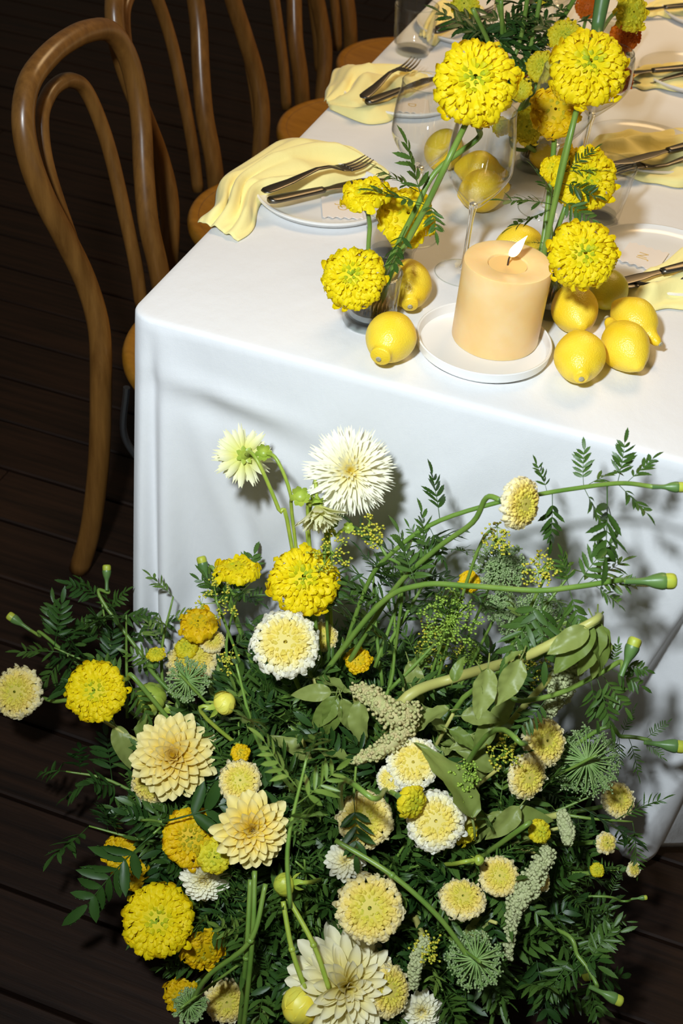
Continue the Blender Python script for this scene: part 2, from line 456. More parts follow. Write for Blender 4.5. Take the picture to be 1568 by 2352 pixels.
# ------------------------------------------------------------------ tablecloth
W_, L_ = .84, 4.2
def make_cloth():
    rc = .035
    pts = []; nor = []; sid = []
    def add(p, n): pts.append(p); nor.append(n)
    ys = np.concatenate([np.linspace(L_-rc, 1.2, 60, endpoint=False), np.linspace(1.2, rc, 140, endpoint=False)])
    for y in ys: add((0, y), (-1, 0))
    for a in np.linspace(0, math.pi/2, 26, endpoint=False): add((rc-rc*math.cos(a), rc-rc*math.sin(a)), (-math.cos(a), -math.sin(a)))
    for x in np.linspace(rc, W_-rc, 300, endpoint=False): add((x, 0), (0, -1))
    for a in np.linspace(0, math.pi/2, 26, endpoint=False): add((W_-rc+rc*math.sin(a), rc-rc*math.cos(a)), (math.sin(a), -math.cos(a)))
    for y in ys[::-1]: add((W_, y), (1, 0))
    for x in np.linspace(W_-.01, .01, 30): add((x, L_), (0, 1))
    P = np.array(pts); Nn = np.array(nor); n = len(P)
    g = lambda v, w: np.exp(-(v/w)**2)
    # distance to the two front corners, measured along the edge
    d1 = np.where(P[:, 0] < rc+1e-4, P[:, 1], np.where(P[:, 1] < rc+1e-4, P[:, 0], 9))
    d2 = np.where(P[:, 0] > W_-rc-1e-4, P[:, 1], np.where(P[:, 1] < rc+1e-4, W_-P[:, 0], 9))
    front = (P[:, 1] < rc+1e-4)
    baseh = np.where(front, .275, .52)
    low = np.maximum(g(d1, .115), g(d2, .17))
    hem = baseh*(1-low)+.035*low
    hem = hem + .008*np.sin(P[:, 0]*23)*front
    V = []
    def wrinkle(xy):
        x, y = xy[:, 0], xy[:, 1]
        return .0006*np.sin(9*x+5*y)*np.sin(7*y-3*x+1)+.0011*g((x-.16)+.55*(y-.20), .012)*g(y-.17, .05)+.0009*g((x-.19)+.4*(y-.24), .01)*g(y-.24, .05)+.0004*np.sin(31*x+12*y)
    c = np.array([W_/2, L_/2])
    rows = 0
    hw = np.minimum(np.minimum(P[:, 0], W_-P[:, 0]), 9)
    for t in (0.0, .12, .25, .38, .5, .6, .7, .82, .9, .95, .975, .99):
        cx = np.clip(P[:, 0], W_/2, W_/2); cy = np.clip(P[:, 1], .45, L_-.45)
        Q = np.c_[cx, cy]*(1-t)+P*t - Nn*.006*t
        V.append(np.c_[Q, H+wrinkle(Q)*(1 if t < .97 else .5)]); rows += 1
    # the edge, then the drop
    for a in (25, 50, 75):
        a = math.radians(a); Q = P-Nn*.006+Nn*.006*math.sin(a)
        V.append(np.c_[Q, np.full(n, H-.006*(1-math.cos(a)))]); rows += 1
    x, y = P[:, 0], P[:, 1]
    fr = front.astype(float)
    Nd = Nn.copy(); Nd[:, 0] *= np.where(d1 < .25, .12, 1.0)     # the side hangs straight down at the near corner
    for k in range(1, 61):
        t = (k/60)**1.0
        z = (H-.006)*(1-t)+hem*t
        dd = (H-z)/.7
        o = .010*dd
        # cone folds hanging from the corners, a step where they overlap the front panel
        e1 = .045+.075*dd
        o = o+.045*dd**1.2*(1/(1+np.exp((x-e1)/.006)))*fr*np.clip(1.1-x/.3, 0, 1)
        o = o-.034*(.15+dd)*g(x-.034-.016*dd, .010)*fr*np.clip(dd*8, 0, 1)
        o = o+.022*dd*g(x-.055-.03*dd, .016)*fr
        e2 = .80-.13*dd
        o = o-.085*dd**1.0*(1/(1+np.exp(-(x-e2)/.003)))*fr+.09*dd*np.clip((x-e2)/.12, 0, 1)*fr
        o = o+.018*dd*g(x-e2+.03, .03)*fr
        # soft drape of the front panel
        o = o+fr*dd*(.010*np.sin(x*17+2.2*dd+.4)+.008*np.sin(x*31-3*dd+1.2)+.012*g((x-.20)-.30*(z-.45), .030)-.010*g((x-.26)-.42*(z-.5), .03)-.008*g((x-.42)+.25*(z-.5), .04))
        o = o+fr*.006*g((z-.672)+.10*(x-.10), .016)*g(x-.14, .09)-fr*.006*g((z-.64)+.16*(x-.10), .022)*g(x-.16, .10)+fr*dd*(.010*g((x-.10)+.35*(z-.60), .018)-.012*g((x-.145)+.28*(z-.55), .022)+.008*g((x-.33)-.9*(z-.52), .03)-.008*g((x-.38)-.9*(z-.50), .03))
        o = o+(1-fr)*dd*(.014*np.sin(y*23)+.010*np.sin(y*9+1))
        o = o+(1-fr)*.03*dd*np.maximum(g(d1, .08), g(d2, .08))
        V.append(np.c_[P+Nd*o[:, None], z]); rows += 1
    # turned hem
    V.append(V[-1]-np.c_[Nn*.0025, np.zeros(n)]); rows += 1
    V.append(V[-1]+np.c_[np.zeros((n, 2)), np.full(n, .012)]); rows += 1
    V = np.vstack(V); F = grid_faces(n, rows, 0, True)
    o = link('tablecloth', new_mesh('tablecloth', V, np.array(F), M['cloth']))
    return tag(o, 'white cotton tablecloth draped over the long table, falling in folds', 'tablecloth')
make_cloth()

# ------------------------------------------------------------------ chairs
def hoop(half, z0):
    """half: (halfwidth, x, z) from foot to crown -> full path"""
    A = [(x, -w, z) for w, x, z in half]
    B = [(x, w, z) for w, x, z in half[::-1]]
    return A+B[1:] if abs(half[-1][0]) < 1e-6 else A+B
def chair_parts(root):
    """chair faces +x; origin on the floor below the middle of the back at seat height"""
    def add(name, vf, mat, parent=root): return link(name, new_mesh(name, vf[0], vf[1], mat), parent)
    outer = [(.150, -.045, 0), (.140, -.022, .10), (.131, -.004, .25), (.122, .002, .40), (.108, -.004, .50), (.109, -.022, .58), (.131, -.040, .66), (.157, -.056, .735),
             (.165, -.071, .80), (.153, -.082, .85), (.118, -.089, .886), (.06, -.092, .902), (0, -.093, .906)]
    add('back_hoop', tube(catmull(hoop(outer, 0), 110), [.0185, .018, .0175, .0165, .0165, .0165, .0175, .018, .0185], 16), M['chair'])
    inner = [(.078, -.022, .435), (.080, -.034, .52), (.083, -.056, .62), (.088, -.077, .70), (.084, -.094, .76), (.066, -.106, .81), (.034, -.111, .832), (0, -.112, .838)]
    add('inner_hoop', tube(catmull(hoop(inner, 0), 70), .0118, 14), M['chair'])
    sc = np.array([.205, 0])
    prof = smooth_prof([(0, .450), (.10, .451), (.16, .456), (.183, .462)], 12).tolist()+[[.190, .4635], [.197, .461], [.201, .452], [.201, .442], [.197, .434], [.185, .431], [0, .431]]
    v, f = lathe(prof, 64); v[:, :2] += sc
    s = add('seat', (v, f), M['seat'])
    v, f = lathe([[.178, .4585], [.1785, .4605], [.1800, .4612], [.1815, .4610]], 64); v[:, :2] += sc
    add('seat_groove', (v, f), M['chair'], s)
    v, f = lathe([[.150, .432], [.188, .432], [.190, .420], [.186, .402], [.165, .400], [.150, .405], [.150, .432]], 64); v[:, :2] += sc
    add('seat_frame', (v, f), M['chair'])
    for sy in (-1, 1):
        pts = [(.375, sy*.155, .41), (.385, sy*.160, .25), (.405, sy*.168, .10), (.42, sy*.176, 0)]
        add('front_leg', tube(catmull(pts, 20), [.018, .0165, .014], 12), M['chair'])
        pts = [(.04, sy*.105, .40), (.035, sy*.108, .30), (.075, sy*.09, .22)]
        add('leg_brace', tube(catmull(pts, 16), .006, 8), M['lead'])
    a = np.linspace(0, 2*math.pi, 49)
    pts = np.c_[.205+.158*np.cos(a), .135*np.sin(a), np.full(49, .235)]
    add('ring_stretcher', tube(pts, .0105, 10, False), M['chair'])
CH = []
chair_labels = [
    'brown bentwood chair nearest the table corner, its whole hoop back in view',
    'second bentwood chair from the table corner, its top cut by the frame',
    'third bentwood chair from the table corner, beyond the yellow napkin',
    'farthest bentwood chair along the dark side, only slats and seat edge showing']
for i, (x, y, r) in enumerate([(-.203, .412, 0), (-.300, .868, 2), (-.300, 1.345, -2), (-.315, 1.76, 3)]):
    c = thing('bentwood_chair', chair_labels[i], 'chair', (x, y, 0), 'bentwood chairs along the table', math.radians(r))
    if i == 0: chair_parts(c)
    else:
        for ch in CH[0].children:
            q = ch.copy(); COL.objects.link(q); q.parent = c
            for g in ch.children:
                q2 = g.copy(); COL.objects.link(q2); q2.parent = q
    CH.append(c)

# ------------------------------------------------------------------ tableware
def plate(label, x, y, r, h=.014, name='dinner_plate', group='dinner plates'):
    prof = [(0, .006), (r*.62, .006), (r*.82, .0072), (r*.93, h*.72), (r*.975, h), (r*1.0, h-.0004), (r, h-.003), (r*.93, .004), (r*.70, .0005), (r*.5, 0), (0, 0)]
    v, f = lathe(prof, 80)
    o = link(name, new_mesh(name, v, f, M['porcelain'])); o.location = (x, y, H+.0008)
    return tag(o, label, 'plate', group)
plate('white dinner plate under the first napkin, beside the nearest chair', .113, .416, .102)
plate('white dinner plate by the second napkin on the chair side', .098, .845, .102)
plate('white dinner plate by the third napkin, behind the tumbler', .115, 1.235, .102)
plate('white dinner plate with a scalloped card, beside the lemon pile', .607, .455, .102)
plate('white dinner plate at the right edge, second from the lemon pile', .522, .835, .102)
plate('white dinner plate at the right edge, third from the lemon pile', .555, 1.225, .102)
plate('white dinner plate at the top right corner, farthest away', .545, 1.60, .102)
# saucer with an upright rim
r = .085
v, f = lathe([(0, .005), (r*.86, .005), (r*.93, .007), (r*.965, .017), (r*.985, .018), (r, .017), (r*.985, .006), (r*.90, 0), (0, 0)], 80)
o = link('saucer', new_mesh('saucer', v, f, M['porcelain'])); o.location = (.430, .126, H+.0008)
tag(o, 'small white saucer with upright rim under the lit candle', 'saucer')

# candle
CX, CY, CR, CHH = .4385, .1500, .0545, .108
cd = thing('pillar_candle', 'thick peach pillar candle burning on a white saucer', 'candle', (CX, CY, H+.0062))
prof = [(0, 0), (CR*.98, 0), (CR, .002), (CR*1.0, .03), (CR*.998, .07), (CR*1.0, CHH-.004), (CR*.985, CHH-.0005), (CR*.93, CHH), (CR*.6, CHH-.0015), (CR*.46, CHH-.003), (CR*.42, CHH-.006), (0, CHH-.007)]
v, f = lathe(prof, 96)
an = np.arctan2(v[:, 1], v[:, 0]); k = 1+.006*np.sin(3*an+v[:, 2]*20)+.003*np.sin(7*an-v[:, 2]*45)
v[:, :2] *= k[:, None]
link('wax_body', new_mesh('wax_body', v, f, M['wax']), cd)
v, f = lathe([(CR*.43, CHH-.0048), (CR*.3, CHH-.0050), (0, CHH-.0052)], 48)
link('melted_pool', new_mesh('melted_pool', v, f, M['wax_melt']), cd)
wp = [(0, 0, CHH-.008), (0, 0, CHH+.003), (.0015, .001, CHH+.008), (.004, .002, CHH+.0115)]
link('wick', new_mesh('wick', *tube(catmull(wp, 10), .0011, 8), M['wick']), cd)
fp = [(0, 0), (.0040, .002), (.0060, .006), (.0062, .011), (.0048, .018), (.0024, .025), (.0005, .031), (0, .032)]
v, f = lathe(smooth_prof(fp, 24), 20)
v[:, 0] += .25*v[:, 2]+6*v[:, 2]**2; v[:, :] += np.array([.0025, .0012, CHH+.006])
link('flame', new_mesh('flame', v, f, M['flame']), cd)

# lemons
def lemon_mesh(seed, a=.040, b=.0305, nip=.010, nr=.0085):
    rng = np.random.default_rng(seed)
    pts = [(0, -a-.001), (.0045, -a-.0005), (.0085, -a+.0028), (b*.60, -a*.70), (b*.90, -a*.32), (b, 0), (b*.95, a*.30), (b*.70, a*.68), (b*.42, a*.88), (nr, a+.002), (nr*.75, a+nip*.7), (nr*.3, a+nip), (0, a+nip+.0004)]
    v, f = lathe(smooth_prof(pts, 40), 40)
    an = np.arctan2(v[:, 1], v[:, 0])
    k = 1+.02*np.sin(2*an+rng.uniform(0, 6))+.012*np.sin(3*an+v[:, 2]*60+rng.uniform(0, 6))+.008*np.sin(5*an-v[:, 2]*90)
    v[:, :2] *= k[:, None]
    v[:, 0] += .0025*np.sin(v[:, 2]*35+rng.uniform(0, 6))
    return v, f
def lemon(label, px, py, axis, size=1.0, mat='lemon', seed=1, scar=+1, z=None, a=.040, b=.0305, nip=.010, nr=.0085):
    """centre seen at the pixel; axis: direction of the pointed end"""
    rr = b*size
    P = at(px, py, (H+rr*.985) if z is None else z)
    x, y, zz = frame(axis, seed)
    root = thing('lemon', label, 'lemon', tuple(P), 'lemons on the table')
    v, f = lemon_mesh(seed, a*size, b*size, nip*size, nr*size)
    m4 = mat4(x, y, zz, (0, 0, 0))
    link('peel', new_mesh('peel', v, f, M[mat]), root, m4)
    tipz = -a*size-.0012 if scar < 0 else (a+nip)*size
    sv, sf = lathe([(0, 0), (.0032, 0), (.0034, .0012), (.0022, .0016), (.0012, .0010), (0, .0012)], 14)
    if scar < 0: sv[:, 2] *= -1
    sv[:, 2] += tipz
    link('stem_scar', new_mesh('stem_scar', sv, sf, M['lemon_end']), root, m4)
    # let it rest on the cloth
    co = v @ np.array([x[2], y[2], zz[2]])
    if z is None: root.location.z = H+.001-co.min()
    return root
def sdir(fx, fy, fz=0.0):
    """direction on the table from a direction in the picture (x right, y up)"""
    a = at(1000+60*fx, 700-60*fy, H)-at(1000, 700, H)
    a = nrm(a); a[2] = fz
    return nrm(a)
lemon('lemon lying in front of the small vase, its scar end towards the table edge', 897, 772, sdir(-.45, -.75, -.12), 1.0, seed=1, nip=.005, nr=.0125)
lemon('lemon behind the small vase, shaded by green stems', 938, 655, sdir(.15, -1, -.25), .96, seed=2, nip=.005, nr=.0115)
lemon('front lemon of the pile beside the candle, its tip pointing at the table edge', 1326, 820, sdir(.05, -1, -.1), 1.0, seed=3, nip=.004)
lemon('pear-necked lemon of the pile, right of the front one', 1437, 797, sdir(-.62, .75, .22), .98, seed=4, nip=.013)
lemon('lemon of the pile touching the candle, under the marigold', 1320, 712, sdir(-.3, .8, .0), .98, seed=5, nip=.005)
lemon('outermost lemon of the pile with a long brown tip', 1452, 738, sdir(.75, -.62, -.1), .95, seed=6, nip=.016)
lemon('greenish lemon at the back of the pile, below the marigold', 1392, 668, sdir(.6, .8, .1), .85, 'lemon_green', seed=7)
lemon('lemon half hidden behind the candle rim', 1190, 568, sdir(1, .15, 0), .95, seed=8)
lemon('lemon behind the front wineglass stem', 1105, 442, sdir(1, .2, 0), 1.0, seed=9)
lemon('lemon seen through the wineglass bowl, behind another lemon', 1098, 392, sdir(1, -.1, 0), .9, seed=10)
lemon('lemon seen through the taller wineglass near the yellow vase stems', 1018, 348, sdir(.6, .8, 0), 1.0, seed=11)
lemon('lemon in the shade behind the middle vase', 1262, 358, sdir(1, .2, 0), .9, seed=12)

# glasses
def glass_thing(name, label, cat, x, y, outer, inner, mat='glass', group=None, base=None):
    root = thing(name, label, cat, (x, y, H+.0006), group)
    for nm, pr, m in (('outer_wall', outer, mat), ('inner_wall', inner, mat)):
        if pr is None: continue
        v, f = lathe(pr, 56); link(nm, new_mesh(nm, v, f, M[m]), root)
    return root
def wineglass(label, x, y, h=.235, rb=.045, rim=.037, foot=.038, zb=.098):
    root = thing('wineglass', label, 'wineglass', (x, y, H+.0006), 'wineglasses')
    bowl = smooth_prof([(.0055, zb), (.014, zb+.008), (rb*.72, zb+.030), (rb*.97, zb+.050), (rb, zb+.064), (rb*.95, zb+.095), (rim+.001, h-.012), (rim, h)], 40)
    v, f = lathe(bowl, 64); link('bowl', new_mesh('bowl', v, f, M['glass']), root)
    inn = smooth_prof([(0, zb+.008), (.010, zb+.0105), (rb*.70, zb+.032), (rb*.955, zb+.051), (rb-.0012, zb+.064), (rb*.95-.0012, zb+.095), (rim-.0002, h-.012), (rim-.0010, h)], 40)
    v, f = lathe(inn, 64); link('bowl_inside', new_mesh('bowl_inside', v, f, M['glass']), root)
    a = np.linspace(0, 2*math.pi, 65)
    link('rim', new_mesh('rim', *tube(np.c_[(rim-.0005)*np.cos(a), (rim-.0005)*np.sin(a), np.full(65, h)], .0008, 6, False), M['glass_thick']), root)
    st = smooth_prof([(0, zb+.0075), (.005, zb+.006), (.0055, zb), (.0038, zb-.012), (.0034, zb-.035), (.0034, .03), (.0040, .016), (.0058, .0085), (0, .008)], 36)
    v, f = lathe(st, 24); link('stem', new_mesh('stem', v, f, M['glass_solid']), root)
    v, f = lathe(smooth_prof([(.0045, .011), (.009, .006), (foot*.6, .0028), (foot*.97, .0013), (foot, .0008)], 16), 56); link('foot', new_mesh('foot', v, f, M['glass']), root)
    link('foot_rim', new_mesh('foot_rim', *tube(np.c_[foot*np.cos(a), foot*np.sin(a), np.full(65, .0009)], .0007, 6, False), M['glass_thick']), root)
    return root
wineglass('front wineglass with its stem beside the candle', .357, .300, .232, .0435, .036)
wineglass('tall wineglass nearest the chairs, behind the small marigolds', .262, .372, .222, .045, .038)
wineglass('wineglass behind the tall marigold stems, its foot in view', .417, .545, .215, .044, .038)
wineglass('large wineglass behind the top right marigold', .443, .690, .200, .048, .043)
wineglass('blurred wineglass in front of the third plate', .185, 1.13, .20, .042, .036)
wineglass('blurred wineglass among the far flower stems', .29, 1.16, .20, .042, .036)
def tumbler(label, px, py, h=.088, r0=.034, r1=.041, step=True):
    P = at(px, py, H)
    root = thing('tumbler', label, 'tumbler', (P[0], P[1], H+.0006), 'tumblers')
    if step: out = [(0, 0), (r0*.88, 0), (r0*.92, .002), (r0*.94, .014), (r0*1.02, .018), (r0*1.05, .022), (r1, h-.002), (r1-.0012, h)]
    else: out = [(0, 0), (r0*.93, 0), (r0, .004), (r1, h-.002), (r1-.0012, h)]
    inn = [(0, .010), (r0*.85, .011), (r0*.97, .02), (r1-.003, h-.003), (r1-.0016, h)]
    v, f = lathe(out, 64); link('outer_wall', new_mesh('outer_wall', v, f, M['glass']), root)
    v, f = lathe(inn, 64); link('inner_wall', new_mesh('inner_wall', v, f, M['glass']), root)
    a = np.linspace(0, 2*math.pi, 65)
    link('rim', new_mesh('rim', *tube(np.c_[(r1-.0013)*np.cos(a), (r1-.0013)*np.sin(a), np.full(65, h)], .0010, 6, False), M['glass_thick']), root)
    link('base', new_mesh('base', *lathe([(0, .001), (r0*.85, .001), (r0*.85, .009), (0, .009)], 48), M['glass_thick']), root)
    return root
tumbler('low glass tumbler behind the small marigolds and the lemon', 897, 590, .070, .034, .040)
tumbler('straight tumbler behind the right-hand marigolds', 1368, 500, .085, .034, .043, False)
tumbler('tumbler with a thick foot on the chair side, beyond the second napkin', 945, 122, .088)
tumbler('blurred tumbler beyond the far flower stems', 1255, 60, .088)

def vase(label, x, y, h=.074, r=.034, frog=True, name='bud_vase'):
    root = thing(name, label, 'vase', (x, y, H+.0006), 'small glass vases')
    out = [(0, 0), (r*.95, 0), (r, .003), (r*1.02, h*.5), (r*1.05, h-.002), (r*1.03, h)]
    inn = [(0, .012), (r*.84, .0125), (r*.88, .016), (r*.92, h*.5), (r*.95, h-.002), (r*.98, h)]
    link('outer_wall', new_mesh('outer_wall', *lathe(out, 64), M['glass']), root)
    link('inner_wall', new_mesh('inner_wall', *lathe(inn, 64), M['glass']), root)
    link('thick_base', new_mesh('thick_base', *lathe([(0, .0008), (r*.93, .0008), (r*.95, .011), (0, .0112)], 48), M['glass_thick']), root)
    a = np.linspace(0, 2*math.pi, 65)
    link('rim', new_mesh('rim', *tube(np.c_[r*1.005*np.cos(a), r*1.005*np.sin(a), np.full(65, h)], .0017, 8, False), M['glass_thick']), root)
    link('water', new_mesh('water', *lathe([(0, h*.70), (r*.90, h*.70), (r*.94, h*.715)], 48), M['water']), root)
    if frog:
        fr = link('pin_holder', new_mesh('pin_holder', *lathe([(0, .0135), (r*.78, .0135), (r*.80, .016), (r*.78, .021), (0, .021)], 40), M['lead']), root)
        vf = []
        for gx in np.arange(-.024, .0241, .0042):
            for gy in np.arange(-.024, .0241, .0042):
                if gx*gx+gy*gy < (r*.70)**2:
                    vf.append(tube([(gx, gy, .021), (gx, gy, .036), (gx, gy, .039)], [.0006, .0006, .0001], 5))
        pm = link('pins', new_mesh('pins', *join(*vf), M['brass']), fr); pm['kind'] = 'stuff'
    return root
V1 = np.array([.281, .122]); V2 = np.array([.487, .262]); V3 = np.array([.372, .690])
vase('small glass vase with a pin holder beside the front lemon', *V1)
vase('small glass vase hidden between the candle and the lemon pile', *V2)
vase('small glass vase with a pin holder in the middle of the table', *V3)
V4 = np.array([.335, 1.05]); V5 = np.array([.40, 1.25])
vase('blurred small vase of tall stems far along the table', *V4)
vase('blurred small vase of orange marigolds far along the table', *V5)

# napkins
def napkin(label, secs, hs, m=4, amp=.007, seed=0, n=34, sub=9):
    """secs: pairs of picture points bounding successive cross sections; hs: loft of each"""
    rng = np.random.default_rng(seed)
    A = np.array([at(*s[0], H) for s in secs]); B = np.array([at(*s[1], H) for s in secs])
    k = (len(secs)-1)*sub+1
    A = catmull(A, k); B = catmull(B, k); hh = np.interp(np.linspace(0, 1, k), np.linspace(0, 1, len(hs)), hs)
    t = np.linspace(0, 1, n)
    V = []
    ph = rng.uniform(0, 6.28, 5)
    for j in range(k):
        s = j/(k-1)
        prof = np.sin(np.pi*t)**.6
        fold = (np.sin(2*np.pi*m*(t+.10*np.sin(3*s+ph[0]))+ph[1]+2.0*s)+.6*np.sin(2*np.pi*(m*1.7)*t+ph[2]-3*s)+.5*np.sin(9*s+7*t+ph[3])+.9*np.abs(np.sin(5*s+11*t+ph[4]))-.8*np.abs(np.sin(13*s-6*t+ph[0]))**.5)
        z = H+.002+hh[j]*prof*.75+np.clip(amp*fold*np.minimum(1, hh[j]/.02), -.4*hh[j], 1)*np.sin(np.pi*t)**.4
        side = (B[j]-A[j])
        w = .006*np.sin(11*s+ph[4])+.004*np.sin(23*s+ph[2])
        d = nrm(np.array([side[0], side[1], 0]))
        tt = t+.02*np.sin(2*np.pi*m*t+ph[0]+5*s)*np.sin(np.pi*t)
        P = A[j]+np.outer(tt, side)+d*w*(2*t[:, None]-1)
        P[:, 2] = np.maximum(z, H+.002)
        V.append(P)
    V = np.vstack(V)
    me = new_mesh('napkin', V, np.array(grid_faces(n, k)), M['napkin'])
    o = link('napkin', me)
    sm = o.modifiers.new('thick', 'SOLIDIFY'); sm.thickness = .0014; sm.offset = 1
    return tag(o, label, 'napkin', 'yellow linen napkins')
napkin('crumpled yellow linen napkin hanging over the table edge by the first plate',
       [[(466, 520), (535, 552)], [(478, 492), (590, 520)], [(490, 448), (610, 468)], [(530, 405), (640, 462)], [(620, 352), (700, 460)], [(690, 335), (770, 448)], [(780, 352), (840, 432)], [(850, 385), (872, 418)], [(888, 400), (893, 410)]],
       [.006, .022, .030, .034, .040, .036, .026, .016, .004], 3, .007, 1)
napkin('crumpled yellow linen napkin by the second plate on the chair side',
       [[(742, 232), (760, 258)], [(752, 200), (850, 290)], [(778, 165), (895, 272)], [(840, 165), (930, 240)], [(920, 170), (965, 215)], [(985, 175), (995, 190)]],
       [.006, .022, .036, .028, .018, .006], 3, .007, 2)
napkin('blurred yellow napkin beyond the tumbler on the chair side',
       [[(962, 85), (985, 105)], [(982, 45), (1010, 98)], [(1000, 25), (1060, 60)], [(1050, 20), (1095, 45)], [(1105, 22), (1112, 35)]],
       [.006, .03, .034, .02, .006], 3, .006, 3)
napkin('pale yellow napkin folded under knife and fork beside the lemon pile',
       [[(1424, 652), (1430, 688)], [(1450, 640), (1455, 705)], [(1500, 630), (1500, 712)], [(1560, 590), (1565, 716)], [(1640, 560), (1640, 722)], [(1720, 560), (1715, 725)]],
       [.006, .016, .022, .034, .04, .02], 2, .006, 4)
napkin('yellow napkin bunched at the right edge behind the straight tumbler',
       [[(1345, 345), (1365, 368)], [(1372, 322), (1400, 395)], [(1430, 312), (1450, 415)], [(1500, 318), (1510, 425)], [(1568, 310), (1580, 430)], [(1650, 310), (1655, 435)]],
       [.006, .02, .028, .026, .034, .02], 3, .007, 5)
napkin('yellow napkin at the right edge beside the orange marigolds',
       [[(1440, 183), (1450, 200)], [(1470, 165), (1480, 206)], [(1530, 155), (1540, 212)], [(1600, 150), (1610, 218)], [(1680, 150), (1690, 224)]],
       [.006, .018, .022, .024, .02], 3, .005, 6)
napkin('yellow napkin in the top right corner, farthest away',
       [[(1478, 18), (1485, 40)], [(1510, 5), (1520, 42)], [(1570, 0), (1580, 46)], [(1640, 0), (1650, 50)]],
       [.006, .018, .022, .02], 3, .005, 7)

# cutlery: built along +x from the handle end
def strip(xs, ws, zs, th):
    """flat bar of varying width and height with rounded thickness"""
    V = []; n = len(xs)
    for x, w, z in zip(xs, ws, zs):
        for a in np.linspace(0, 2*math.pi, 12, endpoint=False):
            V.append((x, w*.5*np.sign(math.cos(a))*abs(math.cos(a))**.6, z+th*.5*np.sign(math.sin(a))*abs(math.sin(a))**.8))
    F = grid_faces(12, n, 0, True); F.append(tuple(range(11, -1, -1))); F.append(tuple(range((n-1)*12, n*12)))
    return np.array(V), F
def lay(kind, label, p0, p1, z0, z1, roll=0.0, length=.205):
    """cutlery whose handle end is at p0 pointing to p1"""
    A = at(*p0, z0); B = at(*p1, z1); d = nrm(B-A)
    root = thing(kind, label, kind, tuple(A), 'steel cutlery')
    y = nrm(np.cross([0, 0, 1], d)); z = np.cross(d, y)
    c, s = math.cos(roll), math.sin(roll); y, z = c*y+s*z, -s*y+c*z
    m4 = mat4(d, y, z, (0, 0, 0))
    if kind == 'fork':
        k = length/.205
        xs = np.linspace(0, .145, 24)*k
        w = np.interp(xs/k, [0, .004, .02, .06, .10, .125, .138, .145], [.010, .018, .019, .014, .008, .008, .016, .022])
        zz = np.interp(xs/k, [0, .05, .10, .125, .145], [.000, .004, .012, .010, .003])
        link('handle', new_mesh('handle', *strip(xs, w, zz, .0028), M['steel']), root, m4)
        xs = np.linspace(.143, .163, 6)*k
        hd = link('head', new_mesh('head', *strip(xs, [.020, .024, .0255, .026, .026, .0255], np.linspace(.0035, 0, 6), .0022), M['steel']), root, m4)
        for q in (-1.5, -.5, .5, 1.5):
            pts = [(.160*k, q*.0068, .0004), (.178*k, q*.0068, .0006), (.192*k, q*.0066, .003), (.205*k, q*.0062, .007)]
            link('tine', new_mesh('tine', *tube(catmull(pts, 10), [.0018, .0017, .0014, .0007], 8), M['steel']), hd)
    else:
        k = length/.215
        xs = np.linspace(0, .100, 18)*k
        w = np.interp(xs/k, [0, .004, .02, .08, .1], [.010, .018, .0195, .015, .012])
        link('handle', new_mesh('handle', *strip(xs, w, np.full(18, .001), .0075), M['steel']), root, m4)
        xs = np.linspace(.098, .215, 22)*k
        w = np.interp(xs/k, [.098, .115, .13, .18, .205, .215], [.011, .012, .018, .0195, .012, .002])
        v, f = strip(xs, w, np.full(22, .001), .0016)
        v[:, 1] += np.interp(v[:, 0]/k, [.12, .18, .215], [0, .001, -.006])
        link('blade', new_mesh('blade', v, f, M['steel']), root, m4)
    return root
lay('knife', 'steel knife on the first napkin, its thick handle end over the plate rim', (617, 462), (905, 404), H+.030, H+.020)
lay('fork', 'steel fork on the first napkin, tines up beside the knife', (604, 440), (846, 372), H+.042, H+.036)
lay('knife', 'steel knife lying on the second napkin on the chair side', (842, 236), (968, 190), H+.030, H+.030, length=.19)
lay('fork', 'steel fork on the second napkin on the chair side', (832, 224), (925, 162), H+.040, H+.044, length=.19)
lay('knife', 'blurred knife on the third napkin on the chair side', (998, 74), (1080, 50), H+.034, H+.03, length=.19)
lay('fork', 'blurred fork on the third napkin on the chair side', (1002, 66), (1088, 38), H+.038, H+.04, length=.19)
lay('knife', 'steel knife whose blade points at the lemon pile', (1668, 588), (1408, 652), H+.05, H+.018)
lay('fork', 'steel fork tines down beside the knife at the lemon pile', (1690, 600), (1440, 648), H+.05, H+.022, math.pi)
lay('knife', 'steel knife at the right edge on the bunched yellow napkin', (1640, 318), (1446, 370), H+.045, H+.03)
lay('fork', 'steel fork at the right edge on the bunched yellow napkin', (1660, 335), (1488, 372), H+.045, H+.028, math.pi)
lay('knife', 'knife on the napkin beside the orange marigolds', (1610, 152), (1452, 168), H+.034, H+.02)
lay('fork', 'fork on the napkin beside the orange marigolds', (1620, 160), (1500, 174), H+.032, H+.02, math.pi)
lay('knife', 'knife in the top right corner, farthest away', (1620, 8), (1485, 22), H+.03, H+.02)

